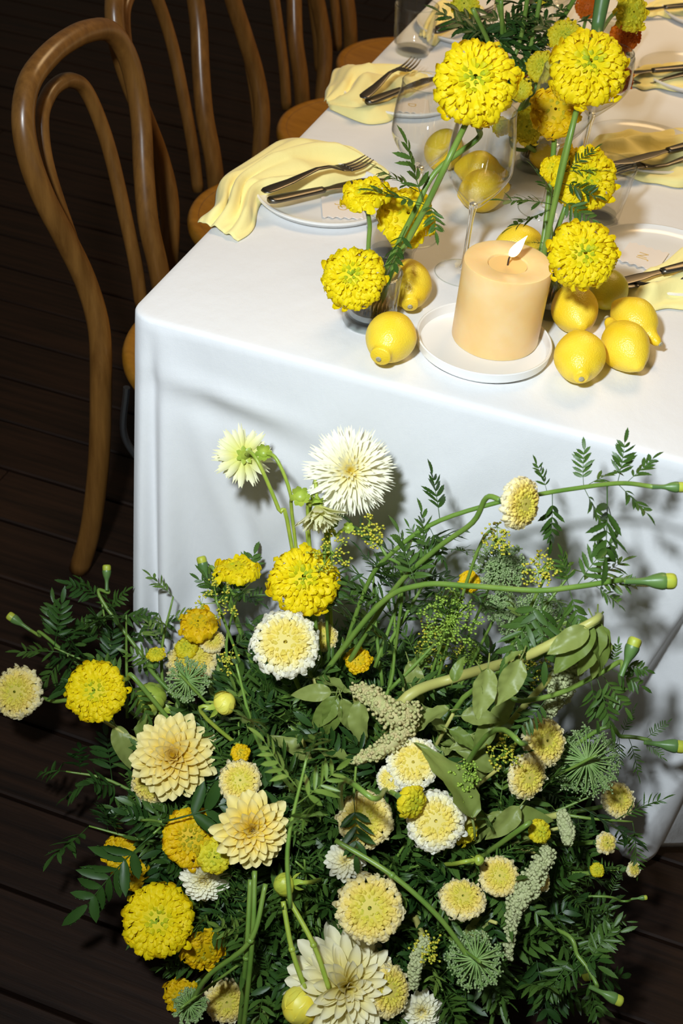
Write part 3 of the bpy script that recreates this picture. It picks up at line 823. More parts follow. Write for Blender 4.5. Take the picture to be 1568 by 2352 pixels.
# place cards with scalloped ends and gold initials
def card(label, px, py, ang, txt, size=.062, w=.058, z=H+.009):
    P = at(px, py, z)
    root = thing('place_card', label, 'card', tuple(P), 'place cards', ang)
    n = 5; pts = []
    for i in range(n*8+1):
        t = i/(n*8); pts.append((size/2+.0022*math.sin(2*math.pi*n*t), -w/2+w*t))
    for i in range(n*8+1):
        t = i/(n*8); pts.append((-size/2+.0022*math.sin(2*math.pi*n*t), w/2-w*t))
    V = [(x, y, 0) for x, y in pts]+[(x, y, .0012) for x, y in pts]
    m = len(pts); F = [tuple(range(m-1, -1, -1)), tuple(range(m, 2*m))]+[(i, (i+1) % m, m+(i+1) % m, m+i) for i in range(m)]
    link('card_sheet', new_mesh('card_sheet', V, F, M['card'], False), root)
    if txt:
        cu = bpy.data.curves.new('initials', 'FONT'); cu.body = txt; cu.size = .020; cu.align_x = 'CENTER'; cu.align_y = 'CENTER'; cu.extrude = .0001
        tmp = bpy.data.objects.new('initials', cu); COL.objects.link(tmp)
        bpy.context.view_layer.update()
        me = bpy.data.meshes.new_from_object(tmp.evaluated_get(bpy.context.evaluated_depsgraph_get()))
        bpy.data.objects.remove(tmp)
        me.materials.clear(); me.materials.append(M['gold'])
        link('initials', me, root, Matrix.Translation((0, 0, .0014)))
    return root
card('scalloped place card with gold initials on the first plate', 785, 478, math.radians(-68), 'JD')
card('scalloped place card with gold initials beside the lemon pile', 1476, 590, math.radians(82), 'JN')
card('scalloped place card on the second plate, blurred', 945, 243, math.radians(-72), 'D')
# ------------------------------------------------------------------ petals
def petal_marigold(seed):
    rng = np.random.default_rng(seed)
    u = np.linspace(-1, 1, 7); v = np.array([0, .42, .70, .88, 1.0])
    ph, ph2 = rng.uniform(0, 6.28, 2); V = []; al = []
    for b in v:
        w = .34+.66*math.sin(min(1, b*1.2)*math.pi/2)
        if b > .95: w *= .78
        for a in u:
            x = .5*w*a
            y = b-.10*a*a*b+(.05*math.sin(5*a+ph) if b > .95 else 0)
            z = -.40*b**2.6-.12*a*a*b+.12*math.sin(3.2*a+ph2)*b**2+.04*math.sin(7*a+ph)*b**3
            V.append((x, y*(1-.10*b**3), z)); al.append(b)
    return np.array(V), np.array(grid_faces(7, 5)), np.array(al)
def petal_dahlia(seed, kind):
    rng = np.random.default_rng(seed)
    u = np.linspace(-1, 1, 5); v = np.array([0, .15, .32, .5, .68, .84, .94, 1.0])
    V = []; al = []; tw = rng.uniform(-.10, .10); bn = rng.uniform(-.08, .08)
    for b in v:
        if kind == 'boat': w = [.34, .58, .82, .98, 1.0, .80, .48, .06][int(np.argmin(abs(np.array([0, .15, .32, .5, .68, .84, .94, 1.0])-b)))]
        else: w = (.45+.55*math.sin(math.pi*min(1, b*.8+.1)))*(1-.30*max(0, (b-.8)/.2))
        for a in u:
            x = .5*w*a+tw*b*b*.5
            y = b
            if kind == 'split' and b > .8: y += .16*(b-.8)/.2*(abs(a)-.55)+.05*math.sin(9*a+seed)*(b-.8)/.2
            if kind == 'boat': z = .62*a*a*w*(1.05-.55*b)-.10*b*b+.55*b*b*b*.3+bn*b*b
            else: z = .34*a*a*w*(1-.6*b)-.25*b*b*b+.10*b+bn*b
            V.append((x, y, z)); al.append(b)
    return np.array(V), np.array(grid_faces(5, 8)), np.array(al)
PET = {'marigold': [petal_marigold(s) for s in range(8)],
       'boat': [petal_dahlia(s, 'boat') for s in range(5)],
       'split': [petal_dahlia(s, 'split') for s in range(6)]}
PET_ME = {}
def petal_mesh(kind, k, mat):
    key = (kind, k, mat)
    if key not in PET_ME:
        v, f, al = PET[kind][k]
        PET_ME[key] = new_mesh('petal', v, f, M[mat], True, {'along': al})
    return PET_ME[key]

def layout_marigold(n, flat, thmax, rng, ragged=.05, crater=.10):
    out = []
    for i in range(n):
        f = (i+.5)/n
        th = thmax*f**.58; az = i*2.399963+rng.normal(0, .10)
        ct, st = math.cos(th), math.sin(th)
        N = nrm(np.array([st*math.cos(az), st*math.sin(az), ct/max(.35, flat)])); E = np.array([ct*math.cos(az), ct*math.sin(az), -st])
        rr = 1+rng.normal(0, ragged)*(.35+f)
        P = np.array([st*math.cos(az), st*math.sin(az), ct*flat])*rr
        P[2] -= crater*math.exp(-(th/.30)**2)
        E = nrm(E-N*(E @ N))
        al = math.radians(22+44*f+rng.normal(0, 10))
        D = nrm(N*math.cos(al)+E*math.sin(al)+rng.normal(0, .10, 3))
        S = nrm(np.cross(D, N)+rng.normal(0, .16, 3)); Z = nrm(np.cross(S, D))
        if Z @ N < 0: Z = -Z
        S = np.cross(D, Z)
        k_ = math.sqrt(230/n)
        w = (.12+.16*f**.7)*k_*rng.uniform(.85, 1.25); L = (.22+.16*f)*(.5+.5*k_)*rng.uniform(.9, 1.1)
        out.append((S*w, D*L, Z*(.5*(w+L)), P-D*L*.78, f, rng.integers(0, 8)))
    return out
def layout_dahlia(n, thmin, thmax, rng, kind, w0, w1, l0, l1, base=.10, pw=.6, nv=5, jit=.05):
    out = []
    for i in range(n):
        f = (i+.5)/n
        th = thmin+(thmax-thmin)*f**pw; az = i*2.399963+rng.normal(0, .05)
        th += rng.normal(0, jit)
        ct, st = math.cos(th), math.sin(th)
        D = np.array([st*math.cos(az), st*math.sin(az), ct]); E = np.array([ct*math.cos(az), ct*math.sin(az), -st])
        Z = -E; S = np.cross(D, Z)
        w = (w0+(w1-w0)*f**.6)*rng.uniform(.9, 1.1); L = (l0+(l1-l0)*f**.6)*rng.uniform(.92, 1.06)
        o = D*base*f+np.array([0, 0, -.12*f])
        out.append((S*w, D*L, Z*w, o, f, int(rng.integers(0, nv))))
    return out
FLAT = {'pompon': .68, 'full': .50, 'loose': .42, 'frilly': .48, 'small': .55}
def core_shape():
    v, f = lathe(smooth_prof([(.12, -.30), (.45, -.26), (.70, -.10), (.74, .08), (.60, .30), (.32, .42), (.06, .44)], 12), 20)
    return v, [q for q in f if len(q) == 4]
CORE = core_shape()
def joined_bloom(name, lay_, kind, mat, flat=.6):
    V = []; F = []; T = []; A = []; o = 0
    if kind == 'marigold':
        v, f = CORE; V.append(v*np.array([1, 1, flat/.6])); F.append(np.array(f)); T.append(np.full(len(v), .16)); A.append(np.full(len(v), .3)); o = len(v)
    for S, D, Z, O, t, k in lay_:
        v, f, al = PET[kind][k]
        V.append(v[:, :1]*S+v[:, 1:2]*D+v[:, 2:3]*Z+O); F.append(f+o); o += len(v)
        T.append(np.full(len(v), t)); A.append(al)
    return new_mesh(name, np.vstack(V), np.vstack(F), M[mat], True, {'tint': np.concatenate(T), 'along': np.concatenate(A)})
BLOOMS = {}
def bloom_pool(style, mat, k):
    key = (style, mat, k)
    if key not in BLOOMS:
        rng = np.random.default_rng(abs(hash(style)) % 1000+k*17 if False else sum(map(ord, style))*7+k*17)
        BLOOMS[key] = joined_bloom('petals', LAY[style](rng), KIND[style], mat, FLAT.get(style, .6))
    return BLOOMS[key]
LAY = {
    'pompon': lambda r: layout_marigold(290, .68, 1.95, r),
    'full': lambda r: layout_marigold(260, .50, 1.80, r),
    'loose': lambda r: layout_marigold(120, .42, 1.70, r, .08),
    'frilly': lambda r: layout_marigold(420, .48, 1.80, r, .05, .16),
    'small': lambda r: layout_marigold(90, .55, 1.6, r, .06, .1),
    'cactus': lambda r: layout_dahlia(170, .10, 1.95, r, 'split', .07, .17, .42, 1.02, .08, .62, 6, .07),
    'decorative': lambda r: layout_dahlia(96, .12, 1.80, r, 'boat', .16, .36, .36, 1.0, .10, .62, 5, .05),
    'open': lambda r: layout_dahlia(64, .55, 1.75, r, 'boat', .12, .40, .40, 1.0, .14, .75, 5, .06)+layout_dahlia(46, .05, .7, r, 'boat', .08, .13, .22, .36, .05, .6, 5, .03),
    'shaggy': lambda r: layout_dahlia(110, .15, 1.95, r, 'boat', .12, .30, .42, 1.05, .10, .62, 5, .12),
    'nod': lambda r: layout_dahlia(40, .30, 1.0, r, 'split', .30, .40, .8, 1.0, .14, .8, 6, .08),
    'bell': lambda r: layout_dahlia(72, .70, 1.50, r, 'split', .20, .27, .72, 1.0, .14, .8, 6, .08),
}
KIND = {'pompon': 'marigold', 'full': 'marigold', 'loose': 'marigold', 'frilly': 'marigold', 'small': 'marigold', 'cactus': 'split', 'decorative': 'boat', 'open': 'boat', 'shaggy': 'boat', 'bell': 'split', 'nod': 'split'}

# ------------------------------------------------------------------ leaves
def leaflet(L, w, fold=.25, droop=.15, ser=True, n=7):
    """serrated lanceolate leaflet along +y"""
    V = []; F = []
    for i in range(n):
        t = i/(n-1); hw = w*.5*math.sin(math.pi*min(1, t*.86+.06))**.8
        if i == n-1: hw = 0
        z = -droop*L*t*t
        s = L*.05 if ser and 0 < i < n-1 else 0
        V += [(-hw, t*L-s, z+fold*hw), (0, t*L, z), (hw, t*L-s, z+fold*hw)]
        if ser and 0 < i < n-2:
            pass
    for i in range(n-1):
        a = 3*i
        F += [(a, a+1, a+4, a+3), (a+1, a+2, a+5, a+4)]
    if ser:   # notch the margin: short teeth between the rows
        o = len(V)
        for i in range(1, n-2):
            for sgn, c in ((-1, 0), (1, 2)):
                p = np.array(V[3*i+c]); q = np.array(V[3*(i+1)+c])
                tip = p*.35+q*.65+np.array([sgn*w*.10, L*.035, 0])
                F.append((3*i+c, 3*(i+1)+c, len(V)) if sgn > 0 else (3*(i+1)+c, 3*i+c, len(V))); V.append(tuple(tip))
    return np.array(V), F
def pinnate(seed, L=.12, pairs=6, ll=.042, lw=.011, mat='leaf', ser=True, curl=.25):
    rng = np.random.default_rng(seed)
    t = np.linspace(0, 1, 9); cz = rng.uniform(-.35, .1)*curl*4; cx = rng.uniform(-.12, .12)
    path = np.c_[cx*L*t**2, L*t, cz*L*t**2*.5]
    parts = [tube(path, [.0011, .0009, .0005], 5)]
    for i in range(pairs):
        s = .22+.72*(i+.5)/pairs
        p = np.array([np.interp(s, t, path[:, k]) for k in range(3)])
        k = math.sin(math.pi*(.18+.68*s))
        for sg in (-1, 1):
            v, f = leaflet(ll*k*rng.uniform(.85, 1.15), lw*rng.uniform(.8, 1.2), rng.uniform(.1, .5), rng.uniform(-.1, .4), ser)
            a = sg*math.radians(rng.uniform(48, 68)-14*s); b = rng.uniform(-.35, .45)
            R = Matrix.Rotation(-a, 3, 'Z') @ Matrix.Rotation(b, 3, 'X') @ Matrix.Rotation(rng.uniform(-.4, .4), 3, 'Y')
            parts.append((v @ np.array(R).T+p, f))
    v, f = leaflet(ll*.95, lw*1.1, .3, .2, ser); parts.append((v+path[-1], f))
    V, F = join(*parts)
    return new_mesh('leaf', V, F, M[mat])
LEAVES = [pinnate(s, .115, 6, .044, .0098, 'leaf') for s in range(6)]
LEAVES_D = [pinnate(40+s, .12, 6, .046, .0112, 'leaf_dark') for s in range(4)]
LEAVES_F = [pinnate(60+s, .11, 8, .030, .0042, 'leaf', True, .4) for s in range(4)]
LEAVES_L = [pinnate(80+s, .10, 5, .040, .0085, 'leaf_light') for s in range(4)]
def broad_leaf(seed, mat='leaf_amaranth', L=.075, w=.036):
    rng = np.random.default_rng(seed); V = []; nu, nv = 9, 20
    bend = rng.uniform(.1, .6); tw = rng.uniform(-.5, .5)
    for j in range(nv):
        t = j/(nv-1); hw = w*.5*math.sin(math.pi*min(1, t**.75*.97+.02))**.85 if j < nv-1 else .0004
        for i in range(nu):
            a = -1+2*i/(nu-1)
            z = .35*abs(a)*hw-bend*L*t*t+.0026*math.sin(14*t+3*a+seed)*abs(a)+.0012*math.sin(34*t-6*abs(a))*abs(a)**.5
            x = a*hw; c, s = math.cos(tw*t), math.sin(tw*t)
            V.append((x*c-z*s*.4, t*L, z*c+x*s))
    f = grid_faces(nu, nv)
    st = tube([(0, -.022, -.004), (0, -.01, -.001), (0, .002, 0)], .0012, 6)
    V, F = join((np.array(V), f), st)
    return new_mesh('leaf', V, F, M[mat])
BROAD = [broad_leaf(s) for s in range(5)]
BROAD_D = [broad_leaf(20+s, 'leaf', .07, .03) for s in range(3)]
BLOOM_SPOTS = []      # (point, radius) of blooms that leaves must not grow across
DEFER = []
def covers_bloom(p, d, s):
    for k in (0.0, .05, .10, .14):
        q = np.asarray(p)+nrm(d)*k*s; v = q-CAM
        for P, R in BLOOM_SPOTS:
            w = P-CAM; L = np.linalg.norm(w); u = w/L; t = v @ u
            if t < L+.01 and np.linalg.norm(v-u*t)*L/t < R*.92: return True
    return False
def put_leaf(root, me, p, d, roll, s, name='leaf', force=False):
    """leaf growing from p (world) along d"""
    d = nrm(d)
    if not force and covers_bloom(p, d, s): return None
    a = np.array([0, 0, 1.0]) if abs(d[2]) < .95 else np.array([0, 1.0, 0])
    x = nrm(np.cross(d, a)); z = np.cross(x, d)
    c, sn = math.cos(roll), math.sin(roll); x, z = c*x+sn*z, -sn*x+c*z
    return link(name, me, root, mat4(x*s, d*s, z*s, local(root, p)))

# ------------------------------------------------------------------ flowers
MASS_C = np.array([.45, -.20, .12]); MASS_R = np.array([.34, .28, .34])
def on_mass(px, py, k=1.0):
    v = ray(px, py); o = (CAM-MASS_C)/(MASS_R*k); d = v/(MASS_R*k)
    A = d @ d; B = 2*o @ d; C = o @ o-1; D = B*B-4*A*C
    t = (-B-math.sqrt(D))/(2*A) if D > 0 else -B/(2*A)
    P = CAM+v*t
    P[2] = max(P[2], .03); P[1] = min(P[1], -.03)
    return P
def calyx_vf(P, back, r0, L, r1):
    """green cup under a bloom: from the bloom down to the stem"""
    prof = smooth_prof([(r0*1.0, 0), (r0*.98, .15*L), (r0*.80, .45*L), (r1*1.5, .8*L), (r1, L)], 10)
    v, f = lathe(prof, 14)
    an = np.arctan2(v[:, 1], v[:, 0]); v[:, :2] *= (1+.06*np.cos(7*an))[:, None]
    x, y, z = frame(back)
    return v[:, :1]*x+v[:, 1:2]*y+v[:, 2:3]*z+P, f
SPL = [0]
def flower(name, label, cat, P, D, face, base, style='full', mat='petal_yellow', via=None, leaves=2, group=None, split=False, stem_r=.0030, cal=True, leafset=None, pool=3, seed=None, stem_mat='stem', leaf_s=.8, leaf_at=(.25, .9)):
    SPL[0] += 1; sd = SPL[0] if seed is None else seed
    rng = np.random.default_rng(1000+sd)
    base = np.asarray(base, float); face = nrm(face)
    root = thing(name, label, cat, tuple(base), group)
    R = D/2; k = sd % pool
    BLOOM_SPOTS.append((np.asarray(P, float), R))
    x, y, z = frame(face, rng.uniform(0, 6.28))
    marig = KIND[style] == 'marigold'
    O = P-face*R*(.18 if marig else .12)
    if split and marig:
        v, f = CORE; v = v*np.array([1, 1, FLAT[style]/.6])*R
        q = link('petal_base', new_mesh('petal_base', v, np.array(f), M[mat]), root, mat4(x, y, z, local(root, O))); q['tint'] = .16
    if split:
        lr = np.random.default_rng(sum(map(ord, style))*7+k*17)
        B = np.column_stack([x, y, z])*R
        for S, Dd, Z, o, t, kk in LAY[style](lr):
            q = link('petal', petal_mesh(KIND[style], kk, mat), root, mat4(B @ S, B @ Dd, B @ Z, local(root, O+B @ o)))
            q['tint'] = float(t)
    else:
        q = link('petals', bloom_pool(style, mat, k), root, mat4(x*R, y*R, z*R, local(root, O)))
        q['kind'] = 'stuff'
    if marig:
        cl = max(.022, R*.75); c0 = O-face*R*.12
        if cal:
            v, f = calyx_vf(c0, -face, min(.013, R*.34), cl, stem_r); part('calyx', root, v, f, M['stem_blue'])
        s0 = c0-face*cl*.95
    else:
        vf = []
        for i in range(7):   # bracts behind a dahlia
            a = i*.9; dd = nrm(-face*.55+x*math.cos(a)+y*math.sin(a))
            v, f = leaflet(R*.36, R*.20, .3, -.3, False, 5)
            X = nrm(np.cross(dd, face)); Z = np.cross(X, dd)
            vf.append((v[:, :1]*X+v[:, 1:2]*dd+v[:, 2:3]*Z+O-face*R*.16, f))
        part('bracts', root, *join(*vf), M['stem_light'])
        v, f = calyx_vf(O-face*R*.10, -face, R*.20, R*.30, stem_r); part('calyx', root, v, f, M['stem_light'])
        s0 = O-face*R*.38
    if via is None: via = []
    s1 = s0-face*.02
    pts = [s0, s1]+[np.asarray(q, float) for q in via]+[base]
    if not via:
        mid = (MASS_C+(s1-MASS_C)*.55)*.8+base*.2+rng.normal(0, .008, 3); pts = [s0, s1, mid, base]
    path = catmull(pts, 26)
    part('stem', root, *tube(path, [stem_r, stem_r, stem_r*1.1], 9), M[stem_mat])
    ls = leafset or LEAVES
    for i in range(leaves):
        t = rng.uniform(*leaf_at); j = int(t*24); p = path[j]; T = nrm(path[j]-path[j+1])
        sd_ = nrm(np.cross(T, rng.normal(0, 1, 3)))
        DEFER.append((root, ls[int(rng.integers(len(ls)))], p, nrm(T*.5+sd_), rng.uniform(-.5, .5), leaf_s*.62*rng.uniform(.75, 1.15)))
    return root, path
M['stem_light'] = simple('dahlia_green', (.26, .38, .04), .4, var=(60, (.40, .46, .06)))

# --- on the table
def tpt(px, py, d): return atd(px, py, d)
def vbase(V, dx=0.0, dy=0.0): return np.array([V[0]+dx, V[1]+dy, H+.026])
def tflower(label, px, py, D_px, d, fx, fy, V, vdx, vdy, style, mat, via, split=False, leaves=0, **kw):
    P = tpt(px, py, d)
    return flower('marigold', label, 'flower', P, D_px*d/FPX, facing(fx, fy, P), vbase(V, vdx, vdy), style, mat,
                  [tpt(*q) for q in via], leaves, kw.pop('group', 'marigolds in the table vases'), split, **kw)
fl1, pa = tflower('largest bright yellow marigold, high above the wineglasses', 1092, 186, 196, 1.40, -.02, .30, V1, .012, .004, 'pompon', 'petal_yellow', [(1035, 355, 1.43), (975, 480, 1.49), (900, 620, 1.56)], True, stem_r=.0036)
fl2, pb = tflower('yellow marigold tucked behind the largest one, mostly hidden', 1105, 262, 70, 1.46, .1, .55, V1, .006, .010, 'loose', 'petal_gold', [(1000, 395, 1.50), (950, 490, 1.52), (885, 620, 1.58)], False, stem_r=.0034)
fl3, pc = tflower('small yellow marigold with a long calyx, over the plate rim', 838, 442, 112, 1.50, -.10, .72, V1, -.006, .012, 'loose', 'petal_yellow', [(846, 560, 1.55), (843, 640, 1.58)], True, stem_r=.0028)
fl4, pd = tflower('ruffled yellow marigold behind the crossing green stems', 935, 492, 142, 1.56, .25, .35, V1, .010, .012, 'loose', 'petal_yellow', [(915, 570, 1.57), (880, 630, 1.59)], True, stem_r=.0034)
fl5, pe = tflower('bright yellow marigold resting on the rim of the small front vase', 810, 636, 148, 1.475, -.12, .28, V1, .0, -.008, 'pompon', 'petal_yellow', [(840, 690, 1.54)], True)
tflower('bright yellow marigold at the upper right, above the tall stems', 1352, 152, 182, 1.46, .12, .38, V2, .006, .0, 'pompon', 'petal_yellow', [(1310, 310, 1.52), (1262, 520, 1.58), (1250, 600, 1.61)], True, stem_r=.0036)
tflower('golden marigold in shade behind the tall stems', 1275, 252, 118, 1.62, .10, .25, V2, -.004, .006, 'loose', 'petal_gold', [(1272, 330, 1.64), (1252, 520, 1.64), (1242, 600, 1.65)], False, stem_r=.0036)
tflower('yellow marigold facing right in front of the straight tumbler', 1345, 411, 152, 1.58, .30, .12, V2, .010, .006, 'full', 'petal_yellow', [(1300, 470, 1.60), (1262, 590, 1.64)], True, stem_r=.0032)
tflower('yellow marigold hanging over the lemon pile', 1340, 584, 160, 1.46, .16, .16, V2, .012, -.004, 'pompon', 'petal_yellow', [(1285, 560, 1.53), (1262, 620, 1.59)], True)
tflower('yellow marigold hidden behind the facing one, left of the tall stems', 1268, 385, 60, 1.63, -.2, .3, V2, .002, .010, 'loose', 'petal_yellow', [(1262, 470, 1.65)], False)
# loose leaves on the tall stems
for (px, py, d, dx, dy, s, rt) in [(975, 470, 1.495, -.6, .1, .55, fl1), (972, 465, 1.49, -.3, .8, .6, fl1), (960, 440, 1.50, -.9, .4, .5, fl1), (935, 520, 1.50, -.4, -.8, .5, fl1), (985, 455, 1.48, .2, -.9, .4, fl1)]:
    put_leaf(rt, LEAVES[int(RNG.integers(6))], tpt(px, py, d), RT*dx+UP*dy-FW*.3, RNG.uniform(-.5, .5), s, force=True)
sp = thing('greenery_bunch', 'green leafy stems bundled between the candle and the marigolds', 'greenery', tuple(vbase(V2)))
part('stem', sp, *tube(catmull([vbase(V2), tpt(1252, 600, 1.62), tpt(1285, 400, 1.57), tpt(1330, 230, 1.51)], 24), .0034, 9), M['stem'])
for (px, py, d, dx, dy, s) in [(1268, 470, 1.585, -1, .2, .65), (1268, 480, 1.585, -.8, -.35, .6), (1275, 460, 1.58, -.5, .7, .5), (1290, 400, 1.57, .8, .7, .55), (1292, 395, 1.57, 1, .1, .55), (1285, 420, 1.57, 1, -.3, .5), (1280, 455, 1.575, .7, -.5, .55), (1258, 560, 1.60, -.8, .1, .25)]:
    put_leaf(sp, LEAVES_F[int(RNG.integers(4))] if RNG.random() < .4 else LEAVES[int(RNG.integers(6))], tpt(px, py, d), RT*dx+UP*dy-FW*.2, RNG.uniform(-.6, .6), s*.80, force=True)
# middle vase
G2 = 'marigolds farther along the table'
tflower('small yellow marigold low over the middle vase', 1208, 292, 82, 1.86, .2, .2, V3, .006, -.01, 'loose', 'petal_lemon', [(1205, 330, 1.92)], group=G2)
tflower('small yellow marigold squeezed between the two largest blooms', 1195, 205, 52, 1.80, -.1, .3, V3, 0, 0, 'loose', 'petal_lemon', [(1180, 300, 1.90)], group=G2)
tflower('yellow marigold between crossing stems above the golden one', 1245, 152, 74, 1.84, .1, .3, V3, .004, 0, 'full', 'petal_lemon', [(1215, 280, 1.92)], group=G2)
tflower('yellow marigold just behind the upper right bloom', 1298, 82, 78, 1.80, .15, .35, V3, .008, .004, 'full', 'petal_lemon', [(1240, 190, 1.86), (1215, 310, 1.93)], group=G2)
tflower('yellow marigold in the middle row left of the golden one', 1150, 290, 46, 1.90, -.3, .2, V3, -.008, 0, 'small', 'petal_lemon', [(1180, 340, 1.95)], group=G2)
tflower('yellow marigold at the top edge over the blurred plate', 1066, 8, 66, 1.95, -.2, .1, V4, -.01, 0, 'loose', 'petal_lemon', [(1110, 70, 2.1), (1150, 150, 2.2)], group=G2, leaves=2, leaf_s=.6)
tflower('yellow marigold at the top right with a dark green calyx', 1452, 28, 86, 1.86, .55, .1, V5, .01, 0, 'loose', 'petal_lemon', [(1370, 90, 2.0), (1310, 190, 2.2)], group=G2)
tflower('orange marigold just below the yellow one at the top right', 1438, 82, 76, 1.98, .4, -.1, V5, .008, 0, 'full', 'petal_orange', [(1390, 120, 2.1)], group=G2)
tflower('orange marigold peeping out right of the upper right bloom', 1428, 185, 58, 2.05, .3, -.2, V5, .006, 0, 'full', 'petal_orange', [(1390, 180, 2.2)], group=G2)
tflower('orange marigold behind the crossing stems by the large bloom', 1192, 165, 44, 2.10, 0, .2, V4, .006, 0, 'small', 'petal_orange', [(1190, 200, 2.2)], group=G2)
tflower('second orange marigold low behind the crossing stems', 1232, 192, 40, 2.14, 0, .2, V4, .002, 0, 'small', 'petal_orange', [(1225, 215, 2.2)], group=G2)
tflower('orange marigold at the top edge behind the thick green stem', 1350, 12, 60, 2.2, 0, .2, V5, .0, 0, 'full', 'petal_orange', [(1340, 100, 2.3)], group=G2)
tflower('yellow marigold at the top edge above the far glasses', 1245, -12, 50, 2.2, 0, .2, V5, .004, 0, 'small', 'petal_lemon', [(1250, 60, 2.3)], group=G2)
tstems = thing('greenery_bunch', 'dark leafy marigold stems rising behind the largest yellow bloom', 'greenery', tuple(vbase(V4)))
for i, (a, b_) in enumerate([((1140, 170), (1150, 0)), ((1160, 210), (1215, -30)), ((1180, 230), (1245, -30)), ((1150, 190), (1085, 20)), ((1170, 200), (1135, -30)), ((1200, 250), (1330, 60)), ((1190, 260), (1300, 130)), ((1230, 120), (1340, -40))]):
    p0 = tpt(a[0], a[1], 1.98); p1 = tpt(b_[0], b_[1], 1.86)
    part('stem', tstems, *tube(catmull([vbase(V4, RNG.uniform(-.01, .01), RNG.uniform(-.01, .01)), p0, (p0+p1)/2+RT*.005, p1], 14), .0036, 8), M['stem'])
    for k in range(5):
        q = p0+(p1-p0)*RNG.uniform(.1, .9)
        put_leaf(tstems, LEAVES_D[int(RNG.integers(4))], q, RT*RNG.choice([-1, 1])+UP*RNG.uniform(-.2, .9), RNG.uniform(-.5, .5), RNG.uniform(.4, .65), force=True)
part('thick_stem', tstems, *tube(catmull([vbase(V4), tpt(1360, 130, 1.72), tpt(1372, 60, 1.70), tpt(1390, -40, 1.68)], 14), [.004, .006, .0085, .011], 10), M['stem_blue'])
# ------------------------------------------------------------------ floor arrangement
ROOT = MASS_C+np.array([0, .02, -.10])
def sbase(P):
    """where a stem of the arrangement is stuck in, below its bloom"""
    q = MASS_C+(P-MASS_C)*np.array([.25, .25, 0]); q[2] = .02; q[1] = max(q[1], -.30)
    return q
GM = 'marigolds of the floor arrangement'; GD = 'dahlias of the floor arrangement'
def bflower(label, px, py, D_px, fx, fy, style, mat, where=1.0, y=None, via=None, kind='marigold', split=False, leaves=2, base=None, **kw):
    P = aty(px, py, y) if y is not None else on_mass(px, py, where)
    d = depth(P)
    b = sbase(P) if base is None else np.asarray(base, float)
    v = None if via is None else [aty(q[0], q[1], q[2]) for q in via]
    return flower(kind, label, 'flower', P, D_px*d/FPX, facing(fx, fy, P), b, style, mat, v, leaves, GD if kind == 'dahlia' else GM, split, **kw)
# tall blooms against the cloth
bflower('big white dahlia with fringed petals standing against the tablecloth', 806, 1082, 205, .06, .04, 'cactus', 'dahlia_white', y=-.115, kind='dahlia', split=True, leaves=0, via=[(772, 1200, -.12), (750, 1300, -.12)])
bflower('greenish yellow dahlia turned away, showing its green back', 556, 1048, 124, -.25, -.1, 'bell', 'dahlia_pale', y=-.075, kind='dahlia', leaves=0, via=[(612, 1110, -.12), (655, 1210, -.13), (672, 1262, -.13)], split=True) if False else None
P = aty(556, 1048, -.085)
flower('dahlia', 'greenish yellow dahlia turned away, showing its green back', 'flower', P, 126*depth(P)/FPX, -facing(.30, .12, P), sbase(aty(690, 1400, -.12)), 'bell', 'dahlia_green', [aty(598, 1072, -.115), aty(640, 1170, -.12), aty(672, 1265, -.12)], 0, GD, True, stem_mat='stem_light', stem_r=.0024)
P = aty(730, 1172, -.15)
flower('dahlia', 'small nodding dahlia below the white one, petals hanging down', 'flower', P, 128*depth(P)/FPX, nrm(-UP*.95-FW*.30+RT*.1), sbase(aty(740, 1400, -.14)), 'nod', 'dahlia_green', [aty(716, 1150, -.11), aty(708, 1200, -.10), aty(712, 1290, -.11)], 0, GD, True, stem_mat='stem_light', stem_r=.0022)
bflower('flat yellow marigold seen from the side, beside a small bud', 543, 1305, 104, -.05, .86, 'loose', 'petal_yellow', y=-.085, leaves=5, via=[(536, 1400, -.10)], leaf_at=(.15, .6))
bflower('large bright yellow marigold in front of the tablecloth', 697, 1331, 164, .02, .30, 'pompon', 'petal_yellow', y=-.165, split=True, leaves=2, via=[(722, 1420, -.17)])
bflower('brightest white marigold with a yellow heart below the large yellow one', 655, 1477, 156, .02, .22, 'frilly', 'petal_white', y=-.235, leaves=3)
bflower('cream marigold half hidden behind the white one', 742, 1462, 70, .3, .2, 'frilly', 'petal_cream', y=-.15, leaves=2)
bflower('cream marigold on a long stem leaning right against the cloth', 1200, 1157, 122, .72, -.12, 'frilly', 'petal_cream', y=-.20, leaves=1, via=[(1085, 1200, -.175), (1000, 1262, -.165), (900, 1360, -.16)], base=aty(790, 1540, -.17), leaf_at=(.4, .7))
bflower('small golden marigold behind the fine green leaves', 1078, 1336, 56, .3, .2, 'small', 'petal_gold', y=-.10, leaves=0)
bflower('golden yellow marigold between leaves near the cloth corner', 455, 1430, 92, -.15, .62, 'loose', 'petal_gold', where=1.06, leaves=3)
bflower('cream marigold facing up near the cloth corner', 442, 1512, 122, -.25, .55, 'frilly', 'petal_cream', where=1.05, leaves=2)
bflower('small lemon yellow marigold sitting on the cream one', 427, 1487, 58, -.2, .5, 'small', 'petal_lemon', where=1.13, leaves=0)
bflower('pale marigold behind the golden one at the cloth corner', 487, 1470, 60, .2, .5, 'frilly', 'petal_cream', where=1.02, leaves=0)
bflower('tiny yellow button marigold on an upright stem', 358, 1501, 44, 0, .75, 'small', 'petal_lemon', where=1.05, leaves=0)
bflower('cream yellow marigold cut by the left edge of the picture', 38, 1590, 118, -.45, .10, 'frilly', 'petal_cream', y=-.20, leaves=0, via=[(120, 1610, -.19), (240, 1650, -.2)], cal=True)
bflower('yellow marigold over the dark floor, second from the left edge', 218, 1587, 140, -.22, .12, 'full', 'petal_yellow', y=-.24, split=True, leaves=3, via=[(290, 1560, -.21), (345, 1600, -.22)])
